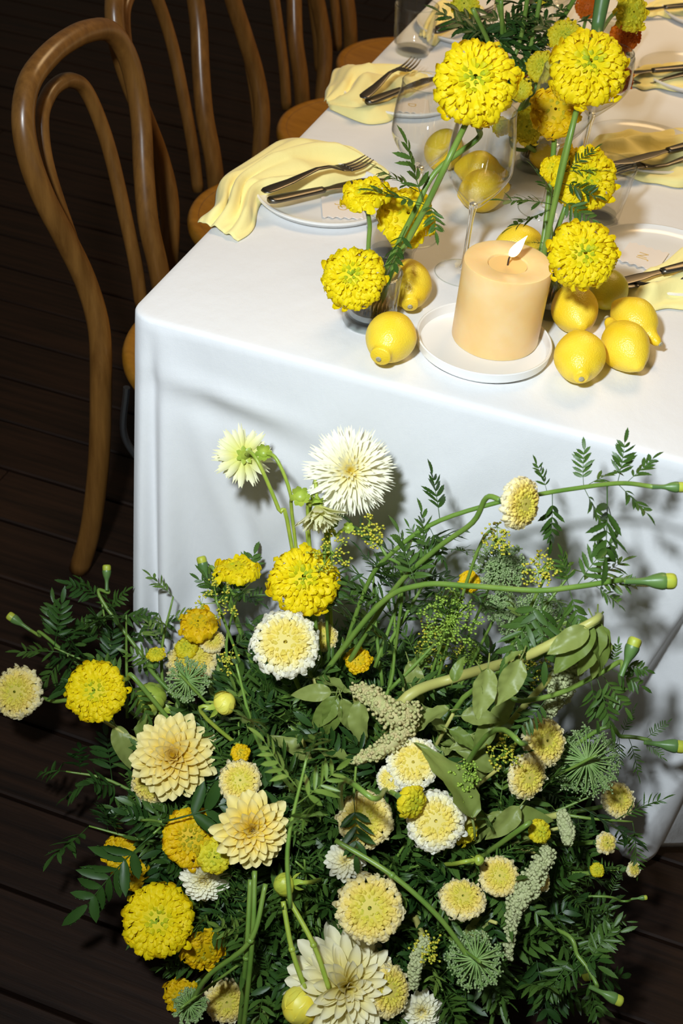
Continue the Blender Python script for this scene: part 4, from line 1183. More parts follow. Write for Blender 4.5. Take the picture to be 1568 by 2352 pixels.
bflower('broad yellow dahlia with pointed cupped petals', 397, 1735, 196, -.12, .10, 'decorative', 'dahlia_yellow', where=1.03, kind='dahlia', split=True, leaves=2)
bflower('pale marigold tucked under the broad yellow dahlia', 345, 1800, 96, -.35, -.25, 'frilly', 'petal_cream', where=.97, leaves=1)
bflower('small cream marigold right of the broad yellow dahlia', 551, 1793, 96, .05, .15, 'frilly', 'petal_cream', where=1.0, leaves=2)
bflower('yellow dahlia with a tight round centre facing down', 582, 1908, 172, .18, -.15, 'open', 'dahlia_yellow', where=1.04, kind='dahlia', split=True, leaves=2)
bflower('deep yellow marigold behind a dark pinnate leaf', 440, 1925, 136, .02, .0, 'full', 'petal_gold', where=.97, leaves=2, leafset=LEAVES_D)
bflower('greenish yellow marigold with a dark centre next to the tight dahlia', 492, 1968, 84, .05, -.1, 'small', 'petal_lemon', where=1.02, leaves=0)
bflower('gold marigold in shade at the left of the arrangement', 272, 1960, 84, -.4, -.1, 'loose', 'petal_gold', where=.98, leaves=2, leafset=LEAVES_D)
bflower('lower gold marigold in shade, behind dark leaves', 305, 2012, 76, -.3, -.3, 'loose', 'petal_gold', where=.96, leaves=2, leafset=LEAVES_D)
bflower('large deep yellow marigold at the lower left over the floor', 362, 2114, 164, -.06, .02, 'full', 'petal_yellow', where=1.06, split=True, leaves=2)
bflower('white dahlia half covered by leaves below the tight dahlia', 468, 2022, 116, -.1, -.4, 'decorative', 'dahlia_white', where=.93, kind='dahlia', leaves=0)
bflower('round cream marigold at the lower middle of the arrangement', 849, 2086, 154, -.02, .0, 'frilly', 'petal_cream', where=1.04, split=False, leaves=3)
bflower('huge pale yellow dahlia cut by the lower edge of the picture', 800, 2268, 262, .28, -.15, 'shaggy', 'dahlia_pale', where=1.04, kind='dahlia', split=True, leaves=0)
bflower('cream marigold seen edge-on behind the huge dahlia', 892, 2275, 120, .55, -.05, 'frilly', 'petal_cream', where=1.0, leaves=0)
bflower('dull yellow marigold turned away at the lower left', 468, 2185, 104, .2, -.55, 'loose', 'petal_gold', where=.90, leaves=1)
bflower('pale yellow marigold low beside the upright stems', 520, 2300, 100, .1, -.3, 'frilly', 'petal_cream', where=.92, leaves=1)
bflower('yellow marigold in the bottom left of the arrangement', 415, 2328, 84, -.3, -.3, 'loose', 'petal_gold', where=.97, leaves=0)
bflower('cream dahlia cut by the lower edge right of the huge one', 968, 2325, 96, .1, -.4, 'open', 'dahlia_white', where=.96, kind='dahlia', leaves=0)
bflower('cream marigold with a green-yellow heart, upper of the middle three', 948, 1752, 122, .05, .18, 'frilly', 'petal_white', where=1.03, leaves=3)
bflower('small cream marigold attached left of the middle three', 895, 1790, 66, -.3, -.1, 'frilly', 'petal_white', where=1.0, leaves=0)
bflower('yellow marigold on a long blue-green calyx pointing right', 948, 1843, 84, .62, -.28, 'small', 'petal_lemon', where=1.10, leaves=0, via=[(860, 1835, -.42), (780, 1815, -.36)])
bflower('cream marigold with brownish heart, lower of the middle three', 1000, 1886, 134, .08, .0, 'frilly', 'petal_white', where=1.03, leaves=2)
bflower('cream marigold behind a small hanging leaf', 838, 1884, 128, -.05, -.05, 'frilly', 'petal_cream', where=.96, leaves=2)
bflower('cream marigold facing right beside the grey-green umbel', 1252, 1702, 112, .52, .05, 'frilly', 'petal_cream', where=1.05, leaves=1, via=[(1200, 1708, -.30), (1100, 1710, -.24)])
bflower('cream marigold half hidden left below the right-facing one', 1212, 1785, 100, .5, -.2, 'frilly', 'petal_cream', where=.99, leaves=1)
bflower('small bright yellow button marigold with a dark calyx', 1240, 1911, 58, .5, -.05, 'small', 'petal_lemon', where=1.03, leaves=0, via=[(1190, 1908, -.30)])
bflower('cream marigold over the dark boards below the cloth fold', 1420, 1836, 82, .45, .2, 'frilly', 'petal_cream', where=1.02, leaves=2)
bflower('small cream marigold over the boards at the right', 1392, 1936, 54, .5, .0, 'small', 'petal_cream', where=1.02, leaves=2, leafset=LEAVES_F)
bflower('tiny pale marigold farthest right over the boards', 1455, 1996, 38, .6, .0, 'small', 'petal_cream', where=1.06, leaves=0)
bflower('tiny yellow marigold beside the small cream ones at the right', 1371, 1998, 36, .3, .1, 'small', 'petal_lemon', where=1.0, leaves=2, leafset=LEAVES_F)
bflower('cream marigold seen from the side at the lower right', 1062, 2062, 104, .15, .62, 'frilly', 'petal_cream', where=1.0, leaves=2)
bflower('cream marigold behind palm-shaped leaves at the lower right', 1146, 2012, 92, .2, .1, 'frilly', 'petal_cream', where=.97, leaves=4)
bflower('small cream marigold beside the grey amaranth tassel', 1236, 2022, 62, .3, .1, 'small', 'petal_cream', where=.97, leaves=1)
bflower('white dahlia peeping out above the round cream marigold', 792, 1975, 92, .05, .2, 'open', 'dahlia_white', where=.95, kind='dahlia', leaves=0)
bflower('small yellow marigold deep among the dark stems', 822, 1516, 62, .2, .2, 'loose', 'petal_gold', where=1.0, leaves=2)
bflower('small yellow marigold peeping out above the small cream one', 552, 1730, 48, .1, .2, 'small', 'petal_gold', where=.97, leaves=1)
bflower('yellow marigold behind the lower cream one of the three', 1068, 1908, 66, .5, -.1, 'loose', 'petal_lemon', where=.95, leaves=1)

# buds
def mbud(label, px, py, y, dirpx, size, via, base, leaves=1, leaf_spots=(), sr=.0026, color='petal_lemon', lset=None):
    """long-necked marigold bud; dirpx: picture direction it points to"""
    P = aty(px, py, y); d = nrm(RT*dirpx[0]+UP*dirpx[1]); R = size*depth(P)/FPX/2
    b = np.asarray(base, float)
    root = thing('marigold_bud', label, 'flower bud', tuple(b), 'marigold buds of the floor arrangement')
    x, yv, z = frame(d)
    def lay_(prof): 
        v, f = lathe(prof, 16); an = np.arctan2(v[:, 1], v[:, 0]); v[:, :2] *= (1+.05*np.cos(6*an))[:, None]
        return v[:, :1]*x+v[:, 1:2]*yv+v[:, 2:3]*z+P, f
    part('calyx', root, *lay_(smooth_prof([(R*.97, R*.05), (R*1.0, -.4*R), (R*.80, -1.3*R), (R*.42, -2.5*R), (sr, -4.6*R)], 16)), M['stem_blue'])
    part('petal_tip', root, *lay_(smooth_prof([(R*.90, -R*.05), (R*.95, R*.5), (R*.90, R*1.0), (R*.62, R*1.3), (0, R*1.28)], 12)), M['bud_yellow'])
    pts = [P-d*R*4.3]+[aty(*q) for q in via]+[b]
    path = catmull(pts, 40)
    part('stem', root, *tube(path, [sr*.9, sr, sr*1.1], 9), M['stem'])
    for (lx, ly, dx, dy, s) in leaf_spots:
        k = np.argmin([abs(proj_px(q)[0]-lx)+abs(proj_px(q)[1]-ly) for q in path])
        L = (lset or LEAVES)[int(RNG.integers(len(lset or LEAVES)))]
        put_leaf(root, L, path[k], RT*dx+UP*dy-FW*RNG.uniform(-.2, .4), RNG.uniform(-.6, .6), s*.62)
    return root
def proj_px(P):
    v = np.asarray(P)-CAM; z = v @ FW
    return np.array([784+FPX*(v @ RT)/z, 1176-FPX*(v @ UP)/z])
B1 = aty(770, 1560, -.17); B2 = aty(690, 1620, -.20)
mbud('long-stemmed marigold bud at the right edge, highest against the cloth', 1556, 1119, -.17, (1, -.02), 26, [(1420, 1110, -.15), (1300, 1125, -.135), (1235, 1136, -.13), (1150, 1152, -.13), (1000, 1200, -.14), (900, 1270, -.15), (840, 1350, -.15)], B1,
     leaf_spots=[(1340, 1120, -.1, 1, .55), (1345, 1120, .5, .3, .6), (1350, 1118, .5, -1, .6), (1410, 1110, .2, 1, .6), (1430, 1112, .7, .6, .55), (1420, 1112, .6, -.7, .6), (1400, 1114, -.05, -1, 1.15), (1265, 1130, .05, -1, .75), (1250, 1130, -.2, .9, .45), (1002, 1200, -.1, 1, .75), (995, 1205, .4, -.8, .6), (920, 1260, -.4, .7, .8)])
mbud('long-stemmed yellow-green marigold bud lying across the cloth to the right', 1526, 1335, -.20, (1, 0), 40, [(1420, 1333, -.195), (1320, 1348, -.19), (1230, 1356, -.19), (1080, 1346, -.185), (960, 1345, -.18), (860, 1400, -.18)], B2, sr=.0032,
     leaf_spots=[(1310, 1348, -.3, 1, .55), (1320, 1348, .5, .8, .8), (1340, 1345, .9, .5, .7), (1360, 1340, 1, .1, .6), (1370, 1340, .8, -.5, .5), (1300, 1350, .3, -1, .7), (1250, 1355, .0, -1, 1.1), (1240, 1356, -.4, -1, 1.1), (1255, 1355, .5, -.9, .8), (1080, 1346, -.8, .8, .9), (1060, 1346, .2, 1, .8), (960, 1345, -.4, 1, .9), (930, 1350, .6, .8, .8)])
mbud('nodding marigold bud on a bent stem in front of the cloth fold', 1453, 1484, -.20, (.35, .9), 32, [(1425, 1520, -.20), (1380, 1545, -.20), (1290, 1590, -.20), (1200, 1610, -.20), (1050, 1620, -.2)], sbase(aty(1000, 1650, -.2)), sr=.003,
     leaf_spots=[(1420, 1525, .7, -.2, .5), (1400, 1535, .9, -.5, .6), (1370, 1550, .3, -1, .8), (1385, 1545, .6, -.9, .7), (1395, 1540, -.2, 1, .5), (1330, 1570, -.4, -1, .6), (1410, 1530, .1, 1, .35), (1260, 1600, -.6, -.8, .7), (1350, 1560, .2, -1, .7)])
mbud('marigold bud just opening at the right edge near the hem', 1552, 1714, -.10, (1, -.12), 32, [(1490, 1700, -.10), (1430, 1692, -.10), (1330, 1705, -.12)], sbase(aty(1150, 1780, -.2)),
     leaf_spots=[(1430, 1692, .4, 1, .55), (1440, 1694, .4, -1, .7), (1470, 1698, .9, -.6, .5), (1480, 1698, .8, .7, .5), (1400, 1694, -.2, -1, .6), (1420, 1694, 0, -.8, .6)], lset=LEAVES_F)
mbud('yellow-green marigold bud over the boards at the lower right', 1412, 2294, -.36, (.85, -.4), 28, [(1370, 2262, -.35), (1330, 2200, -.33), (1250, 2130, -.3)], sbase(aty(1000, 2050, -.3)),
     leaf_spots=[(1340, 2220, .5, .8, .8), (1345, 2230, .2, -1, .8), (1300, 2180, -.6, -.9, .9), (1310, 2180, .9, .4, .8), (1280, 2150, -.9, .2, .9), (1330, 2210, -.8, -.6, .8)])
mbud('small upright marigold bud left of the flat yellow marigold', 465, 1293, -.085, (-.25, .95), 24, [(478, 1325, -.085), (520, 1370, -.10)], sbase(aty(560, 1480, -.12)), leaf_spots=[(520, 1370, -.5, .4, .6), (515, 1365, .6, .6, .5)])
mbud('tiny marigold bud far right over the dark boards', 1478, 2062, -.20, (1, .1), 12, [(1430, 2070, -.2), (1330, 2060, -.22)], sbase(aty(1150, 2000, -.25)), leaf_spots=[(1400, 2070, .3, 1, .5), (1380, 2068, .4, -1, .6), (1350, 2065, -.2, 1, .6)], lset=LEAVES_F, sr=.0016)
mbud('dark marigold bud low over the boards below the fern leaves', 1345, 2228, -.22, (.4, -.9), 34, [(1310, 2150, -.22), (1270, 2090, -.23)], sbase(aty(1100, 2000, -.25)), leaf_spots=[(1290, 2120, .8, .4, .7), (1280, 2100, -.8, -.5, .8)], sr=.0018)
mbud('thin marigold bud standing over the floor left of the arrangement', 245, 1310, -.02, (0, 1), 20, [(250, 1360, -.03), (262, 1420, -.06)], sbase(aty(420, 1560, -.15)), leaf_spots=[(255, 1380, -.6, .6, .6), (256, 1385, .6, .5, .6), (262, 1420, -.8, -.2, .7), (265, 1430, .9, .1, .7)])
mbud('thin marigold bud lost in the dark at the far left', 30, 1420, -.05, (-.8, .55), 22, [(90, 1460, -.06), (150, 1500, -.08)], sbase(aty(350, 1620, -.15)), leaf_spots=[(130, 1490, -.2, 1, .9), (150, 1500, .6, .8, .9), (140, 1495, -.6, -.8, .9), (160, 1505, .3, -1, 1.0), (150, 1500, -1, .2, .9)], lset=LEAVES)

def dbud(label, px, py, size, dirpx, where=1.05, open_=.3, mat='bud_yellow'):
    P = on_mass(px, py, where); R = size*depth(P)/FPX/2; b = sbase(P)
    d = nrm(RT*dirpx[0]+UP*dirpx[1]-FW*.25)
    root = thing('dahlia_bud', label, 'flower bud', tuple(b), 'dahlia buds of the floor arrangement')
    x, y, z = frame(d)
    core = smooth_prof([(0, 1.0*R), (R*.45, .86*R), (R*.86, .35*R), (R*.95, -.1*R), (R*.8, -.6*R), (R*.35, -.85*R)], 16)
    v, f = lathe(core, 20); part('bud_core', root, v[:, :1]*x+v[:, 1:2]*y+v[:, 2:3]*z+P, f, M[mat])
    for i in range(11):   # overlapping closed petals
        az0 = i*2.4; top = (.98 if i % 3 else .62)*R; PV = []
        for jj in range(8):
            t = jj/7; zz = -.7*R+(top+.7*R)*t
            rr = np.interp(-zz, -core[:, 1], core[:, 0])*(1.03+.03*(i % 3))+.012*R
            half = .72*math.sin(math.pi*min(1, .18+.80*t))**.7 if jj < 7 else .03
            for q in np.linspace(-1, 1, 6):
                lift = 1+.05*(q > .5)+.04*q*q
                PV.append((rr*lift*math.cos(az0+half*q), rr*lift*math.sin(az0+half*q), zz))
        PV = np.array(PV)
        part('petal', root, PV[:, :1]*x+PV[:, 1:2]*y+PV[:, 2:3]*z+P, grid_faces(6, 8), M[mat])
    for i in range(6):
        a = i*math.pi/3; dd = nrm(x*math.cos(a)+y*math.sin(a)-z*.35)
        v, f = leaflet(R*1.15, R*.55, .3, .5, False, 5)
        X = nrm(np.cross(dd, z)); Z = np.cross(X, dd)
        part('sepal', root, v[:, :1]*X+v[:, 1:2]*dd+v[:, 2:3]*Z+P-z*R*.75, f, M['stem_light'])
    s0 = P-d*R*.8
    part('stem', root, *tube(catmull([s0, s0-d*.02+np.array([0, 0, -.005]), (MASS_C+(s0-MASS_C)*.6)*.8+b*.2, b], 18), .0026, 8), M['stem_light'])
dbud('round green-yellow dahlia bud with curling sepals above the lower marigolds', 652, 2032, 50, (-.9, -.1), 1.08)
dbud('swollen yellow dahlia bud beside the huge pale dahlia', 688, 2312, 84, (-.7, -.6), 1.10, mat='bud_gold')
dbud('yellow dahlia bud opening among the dark leaves', 516, 1614, 52, (.75, .4), 1.06, mat='bud_gold')
dbud('green star-shaped dahlia bud in the shade at the left', 345, 1602, 70, (-.2, .3), 1.0, mat='stem_light')
dbud('small green dahlia bud left of the nodding dahlia', 712, 1148, 36, (-.5, .7), 1.0, mat='stem_light') if False else None
dbud('tiny green dahlia bud hanging near the boards', 1100, 1975, 24, (.8, .1), 1.05, mat='stem_light')

# small green buds beside the tall dahlias, each on its own stalk
def stalk_bud(label, px, py, y, size, via, base):
    P = aty(px, py, y); R = size*depth(P)/FPX/2; b = np.asarray(base, float)
    root = thing('dahlia_bud', label, 'flower bud', tuple(b), 'dahlia buds of the floor arrangement')
    for i in range(8):
        a = i*2.4; dd = nrm(RT*math.cos(a)+UP*math.sin(a)-FW*.4)
        v, f = leaflet(R*1.2, R*.6, .35, .4, False, 5); X = nrm(np.cross(dd, FW)); Z = np.cross(X, dd)
        part('sepal', root, v[:, :1]*X+v[:, 1:2]*dd+v[:, 2:3]*Z+P, f, M['stem_light'])
    v, f = lathe(smooth_prof([(0, R*.6), (R*.5, R*.3), (R*.6, -.1*R), (R*.3, -.5*R), (0, -.55*R)], 12), 16)
    part('bud_core', root, v+P, f, M['stem_light'])
    part('stem', root, *tube(catmull([P]+[aty(*q) for q in via]+[b], 24), .0022, 8), M['stem_light'])
stalk_bud('curled green bud beside the turned-away dahlia', 606, 1040, -.10, 44, [(635, 1055, -.11), (668, 1140, -.12), (680, 1260, -.12)], sbase(aty(700, 1400, -.13)))
stalk_bud('green bud with spread sepals left of the nodding dahlia', 690, 1140, -.12, 52, [(712, 1160, -.12), (712, 1260, -.12)], sbase(aty(720, 1420, -.13)))
stalk_bud('small green bud under the white dahlia', 800, 1212, -.12, 30, [(775, 1230, -.12), (755, 1300, -.12)], sbase(aty(750, 1420, -.13)))
# umbels
def umbel(label, px, py, size, fx, fy, where=1.02, y=None, kind='green', rays=34, base=None, via=None, flip=False):
    P = aty(px, py, y) if y is not None else on_mass(px, py, where)
    R = size*depth(P)/FPX/2; face = facing(fx, fy, P)*(-1 if flip else 1)
    b = sbase(P) if base is None else np.asarray(base, float)
    root = thing('umbel' if kind == 'green' else 'dill_flower', label, 'flower', tuple(b), 'green umbels' if kind == 'green' else 'yellow dill sprays')
    rng = np.random.default_rng(int(px*7+py))
    x, yv, z = frame(face)
    hub = P-face*R*.55
    st = []; fl_ = []
    if kind == 'green':
        for i in range(rays):
            f = (i+.5)/rays; r = math.sqrt(f)*R; a = i*2.399963
            tip = P+x*r*math.cos(a)+yv*r*math.sin(a)-face*R*.30*f+rng.normal(0, R*.03, 3)
            st.append(tube(catmull([hub, hub*.45+tip*.55-face*R*.06, tip], 6), [.0012, .0009], 4, False))
            for k in range(20):
                q = tip+x*rng.normal(0, R*.09)+yv*rng.normal(0, R*.09)+face*rng.uniform(-.02, .10)*R
                st.append(tube([tip-face*R*.06, q], [.0004, .0003], 3, False))
                v, ff = lathe([(0, .0017), (.0016, 0), (0, -.0017)], 5); fl_.append((v+q, ff))
        part('rays', root, *join(*st), M['umbel'])
        o = part('florets', root, *join(*fl_), M['umbel_floret']); o['kind'] = 'stuff'
    else:
        n = rays
        for i in range(n):
            f = (i+.5)/n; r = math.sqrt(f)*R; a = i*2.399963
            tip = P+x*r*math.cos(a)+yv*r*math.sin(a)+face*rng.normal(0, R*.15)
            st.append(tube(catmull([hub, hub*.5+tip*.5-face*R*.04, tip], 5), [.0007, .0005], 4, False))
            for k in range(12):
                q = tip+rng.normal(0, .0042, 3)
                st.append(tube([tip-face*.004, q], [.00035, .00025], 3, False))
                v, ff = lathe([(0, .0014), (.0017, .0004), (.0012, -.0009), (0, -.0013)], 6); fl_.append((v+q, ff))
        part('rays', root, *join(*st), M['dill_green'])
        o = part('florets', root, *join(*fl_), M['dill' if kind == 'dill' else 'dill_green']); o['kind'] = 'stuff'
    pts = [hub, hub-face*.02]+([aty(*q) for q in via] if via else [(MASS_C+(hub-MASS_C)*.6)*.8+b*.2])+[b]
    part('stem', root, *tube(catmull(pts, 20), [.0016, .0019, .0022], 7), M['stem'])
    return root
umbel('large grey-green umbel with frosted rim beside the cloth hem', 1343, 1752, 148, .10, .10, 1.04, rays=70, flip=True)
umbel('dark green umbel against the cloth behind the long stem', 1150, 1300, 120, .15, .15, y=-.07, rays=44)
umbel('soft green umbel lying against the cloth below the long stem', 1232, 1432, 150, .25, .0, y=-.075, rays=60)
umbel('green umbel behind the stem crossing, left of the soft one', 1150, 1395, 80, .1, .1, y=-.09, rays=28)
umbel('dark round umbel under the cream marigold at the cloth corner', 432, 1562, 96, -.1, .0, 1.08, rays=40, flip=True)
umbel('green umbel on the boards at the lower right', 1092, 2206, 122, .0, .05, 1.05, rays=48, flip=True)
umbel('small round green umbel in the bottom left corner of the arrangement', 436, 2312, 74, -.1, .15, 1.12, rays=40, flip=True)
umbel('yellow dill spray beside the white dahlia', 852, 1226, 66, .0, .1, y=-.15, kind='dill', rays=7, via=[(885, 1275, -.15), (920, 1400, -.15)])
umbel('yellow dill spray in front of the stems under the white dahlia', 762, 1268, 100, .0, .1, y=-.15, kind='dill', rays=8, via=[(745, 1340, -.15)])
umbel('thin yellow dill spray left of the large yellow marigold', 500, 1382, 96, .0, .1, y=-.16, kind='dill', rays=7, via=[(520, 1440, -.16)])
umbel('pale yellow dill spray above the dark green umbel', 1142, 1240, 64, .0, .1, y=-.12, kind='dill', rays=7, via=[(1080, 1310, -.12)])
umbel('golden dill spray at the leaves of the long bud stem', 1238, 1310, 76, .0, .1, y=-.14, kind='dill', rays=9, via=[(1230, 1370, -.14)])
umbel('dense yellow dill head in the middle of the arrangement', 1008, 1478, 104, .0, .1, where=1.06, kind='dill', rays=16)
umbel('green dill seed head above the dense yellow one', 1030, 1420, 130, .0, .1, y=-.16, kind='seed', rays=22)
umbel('yellow dill spray over the thick pale stem', 1222, 1500, 86, .0, .1, where=1.08, kind='dill', rays=11)
umbel('green dill head over the folded broad leaf', 1066, 1790, 70, .0, .1, where=1.10, kind='seed', rays=12)
umbel('scattered yellow dill above the hidden cream marigold', 1160, 1722, 76, .0, .1, where=1.05, kind='dill', rays=8)
umbel('pale dill spray beside the broad yellow-green leaf', 1085, 1500, 50, .0, .1, where=1.05, kind='seed', rays=8)
umbel('small dill tuft right of the white marigold', 520, 1520, 36, .0, .1, where=1.12, kind='dill', rays=4)
umbel('yellow dill seeds over the boards beside the green umbel', 978, 2180, 60, .0, .1, where=1.02, kind='dill', rays=7)

# amaranth
def tassel(label, pts, rads, mat='tassel', stem=None, leaves=()):
    Q = [on_mass(px, py, k) if k > .5 else aty(px, py, k) for px, py, k in pts]
    b = sbase(Q[0]) if stem is None else stem
    root = thing('amaranth', label, 'flower', tuple(b), 'amaranth tassels')
    path = catmull(Q, 60); n = len(path)
    rr = np.interp(np.linspace(0, 1, n), np.linspace(0, 1, len(rads)), rads)
    rng = np.random.default_rng(len(pts)*31+int(pts[0][0]))
    rr = rr*1.2; vf = [tube(path, rr*.8, 8)]
    ball = lathe([(0, .0021), (.0019, .0008), (.0019, -.0008), (0, -.0021)], 6)
    for i in range(n):
        for k in range(int(6+rr[i]*900)):
            dd = nrm(rng.normal(0, 1, 3)); lump = 1+.25*math.sin(i*.7+k)
            vf.append((ball[0]*rng.uniform(.8, 1.5)+path[i]+dd*rr[i]*lump*.95, ball[1]))
    o = part('seed_tassel', root, *join(*vf), M[mat]); o['kind'] = 'stuff'
    part('stem', root, *tube(catmull([Q[0], (Q[0]+b)/2+np.array([0, .02, .05]), b], 16), .004, 8), M['stem_pale'])
    for (px, py, k, dx, dy, s) in leaves:
        put_leaf(root, BROAD[int(rng.integers(5))], on_mass(px, py, k), RT*dx+UP*dy-FW*rng.uniform(-.3, .3), rng.uniform(-.7, .7), s*.75)
    return root
tassel('knobbly tan amaranth tassel curling through the middle of the arrangement',
       [(815, 1583, 1.06), (845, 1592, 1.08), (880, 1625, 1.09), (915, 1650, 1.09), (940, 1640, 1.07), (915, 1690, 1.06), (870, 1725, 1.04), (815, 1748, 1.02)], [.006, .009, .010, .012, .0125, .011, .009, .007, .005],
       leaves=[(775, 1600, 1.07, -.6, -.8, .9), (770, 1605, 1.07, -.2, -1, .9), (785, 1605, 1.07, .3, -1, .8), (830, 1610, 1.06, -.2, -1, 1.0), (760, 1590, 1.05, -1, .0, .8), (800, 1760, 1.03, -.6, -.5, 1.0)])
tassel('grey-green amaranth tassel hanging by the cloth under folded leaves',
       [(1335, 1478, -.16), (1310, 1530, -.16), (1290, 1580, -.16), (1262, 1632, -.16)], [.007, .012, .013, .010, .006], 'tassel_green')
tassel('long grey amaranth tassel trailing down to the boards',
       [(1258, 1955, 1.0), (1230, 2005, 1.0), (1205, 2045, 1.0), (1182, 2085, .99), (1172, 2140, .98), (1168, 2195, .98)], [.008, .010, .011, .008, .005, .0035], 'tassel_green')
tassel('thin amaranth tassel over the boards beside the huge dahlia',
       [(975, 2160, 1.0), (955, 2215, 1.0), (950, 2265, 1.0)], [.004, .006, .005, .003], 'tassel_green')
tassel('short pale amaranth tassel right of the yellow button marigold',
       [(1290, 1870, 1.03), (1300, 1900, 1.03), (1305, 1930, 1.03)], [.004, .006, .005], 'tassel_green')
# the thick pale amaranth stalk with folded leaves
b = MASS_C+(on_mass(880, 1640)-MASS_C)*.75
sk = thing('amaranth', 'thick pale yellow amaranth stalk slanting across with drooping leaves', 'flower', tuple(b), 'amaranth tassels')
path = catmull([b, on_mass(930, 1605, 1.03), on_mass(1050, 1555, 1.08), aty(1200, 1510, -.23), aty(1310, 1455, -.22), aty(1365, 1425, -.21), aty(1378, 1415, -.19), aty(1380, 1440, -.17)], 40)
part('stem', sk, *tube(path, [.0075, .0065, .006, .005, .004, .003], 10), M['stem_pale'])
for i, (px, py, y, dx, dy, s) in enumerate([(1370, 1425, -.20, -.2, -1, 1.3), (1365, 1430, -.20, .3, -1, 1.2), (1360, 1435, -.21, -.7, -.8, 1.4), (1350, 1445, -.22, -.9, -.5, 1.1), (1375, 1440, -.19, .1, -1, 1.2), (1330, 1450, -.21, -1, -.2, .7),
                                            (1215, 1510, -.24, .2, -1, 1.2), (1195, 1515, -.25, -.5, -1, 1.2), (1120, 1535, -.27, -.2, -1, 1.2), (1105, 1540, -.27, .4, -1, .9), (1010, 1580, -.30, -.2, -1, 1.0), (1040, 1565, -.3, .3, .9, .6), (1160, 1525, -.26, .7, .8, .5)]):
    put_leaf(sk, BROAD[i % 5], aty(px, py, y), RT*dx+UP*dy-FW*.15, RNG.uniform(-.6, .6), s*.62)
for k, (px, py, w, n, lab) in enumerate([(1040, 1640, 1.05, 7, 'pale leafy amaranth shoot below the thick stalk'), (1130, 1660, 1.05, 8, 'pale leafy amaranth shoot with a small spike, right of the tan tassel'), (1090, 1880, 1.06, 5, 'amaranth shoot with one large folded leaf in the middle right'), (1150, 1760, 1.02, 6, 'grey-green amaranth shoot beside the scattered dill'), (1190, 1860, 1.02, 6, 'amaranth shoot with curling pale leaves at the right'), (940, 1520, 1.03, 3, 'yellow-green heart-shaped leaf pair above the thick stalk'), (720, 1560, 1.02, 4, 'amaranth shoot with folded leaves left of the tan tassel'), (1290, 1900, 1.0, 4, 'small amaranth shoot at the right end of the arrangement'), (1140, 2120, .98, 3, 'drooping amaranth shoot above the boards'), (210, 1640, .98, 3, 'pale leaf shoot under the left marigold'), (690, 1690, 1.0, 4, 'yellow-green leaf shoot in the centre of the arrangement')]):
    P = on_mass(px, py, w); b = sbase(P)
    a = thing('amaranth_shoot', lab, 'foliage', tuple(b), 'amaranth shoots')
    path = catmull([b, (MASS_C+(P-MASS_C)*.6)*.8+b*.2, P], 14)
    part('stem', a, *tube(path, [.0035, .003, .002], 8), M['stem_pale'])
    for i in range(n):
        an = i*2.4+k; dd = RT*math.cos(an)+UP*math.sin(an)*.9-FW*.25
        if 'large folded' in lab and i == 0: dd = RT*-.30+UP*1.0-FW*.1
        put_leaf(a, BROAD[int(RNG.integers(5))], path[-1-i % 4]+RNG.normal(0, .004, 3), dd, RNG.uniform(-.6, .6), RNG.uniform(.5, .8)*(1.8 if 'large folded' in lab and i == 0 else 1))

# leafy sprigs that fill the arrangement
def sprig(label, P, out, n, leafset, s, group='leafy sprigs filling the arrangement', L=.12, nm='leafy_sprig', force=False):
    out = nrm(out); b = P-out*L*1.0+np.array([0, 0, -.02])
    b[2] = max(b[2], .01)
    tip = P+out*L*.15
    path = catmull([b, (b+tip)/2+RNG.normal(0, .008, 3), tip], 12)
    if not force and any(covers_bloom(path[j], path[11]-path[0], .2) for j in (0, 3, 6, 9)): return None
    root = thing(nm, label, 'foliage', tuple(b), group)
    part('stem', root, *tube(path, [.0026, .0022, .0012], 6), M['stem'])
    for i in range(n):
        j = int(4+7*(i/max(1, n-1))) if n > 1 else 11
        j = min(j, 11); T = nrm(path[j]-path[j-1]); a = i*2.4+RNG.uniform(0, 1)
        x, y, z = frame(T)
        dd = T*RNG.uniform(.2, .8)+x*math.cos(a)+y*math.sin(a)
        put_leaf(root, leafset[int(RNG.integers(len(leafset)))], path[j], dd, RNG.uniform(-.7, .7), s*RNG.uniform(.75, 1.2), force=force)
    return root
for a_ in DEFER: put_leaf(*a_)
SLAB = 'green pinnate marigold sprig filling the arrangement between the blooms'
cnt = 0
CAMD = nrm(CAM-MASS_C)
def mass_points(k0, k1, n):
    out = []
    while len(out) < n:
        d = nrm(RNG.normal(0, 1, 3))
        if d[1] > .55 or d[2] < -.3 or (d @ CAMD) < -.2: continue
        P = MASS_C+MASS_R*d*RNG.uniform(k0, k1)
        if P[2] < .03 or P[1] > -.03: continue
        px = proj_px(P)
        if px[0] < 190 or px[1] > 2480: continue
        # thinner towards the open boards at the lower right and the floor at the lower left
        if px[0] > 1000 and px[1] > 1750 and RNG.random() < min(.9, (px[0]+px[1]*.6-2060)/500): continue
        if px[0] < 420 and px[1] > 2050 and RNG.random() < .8: continue
        out.append((P, d))
    return out
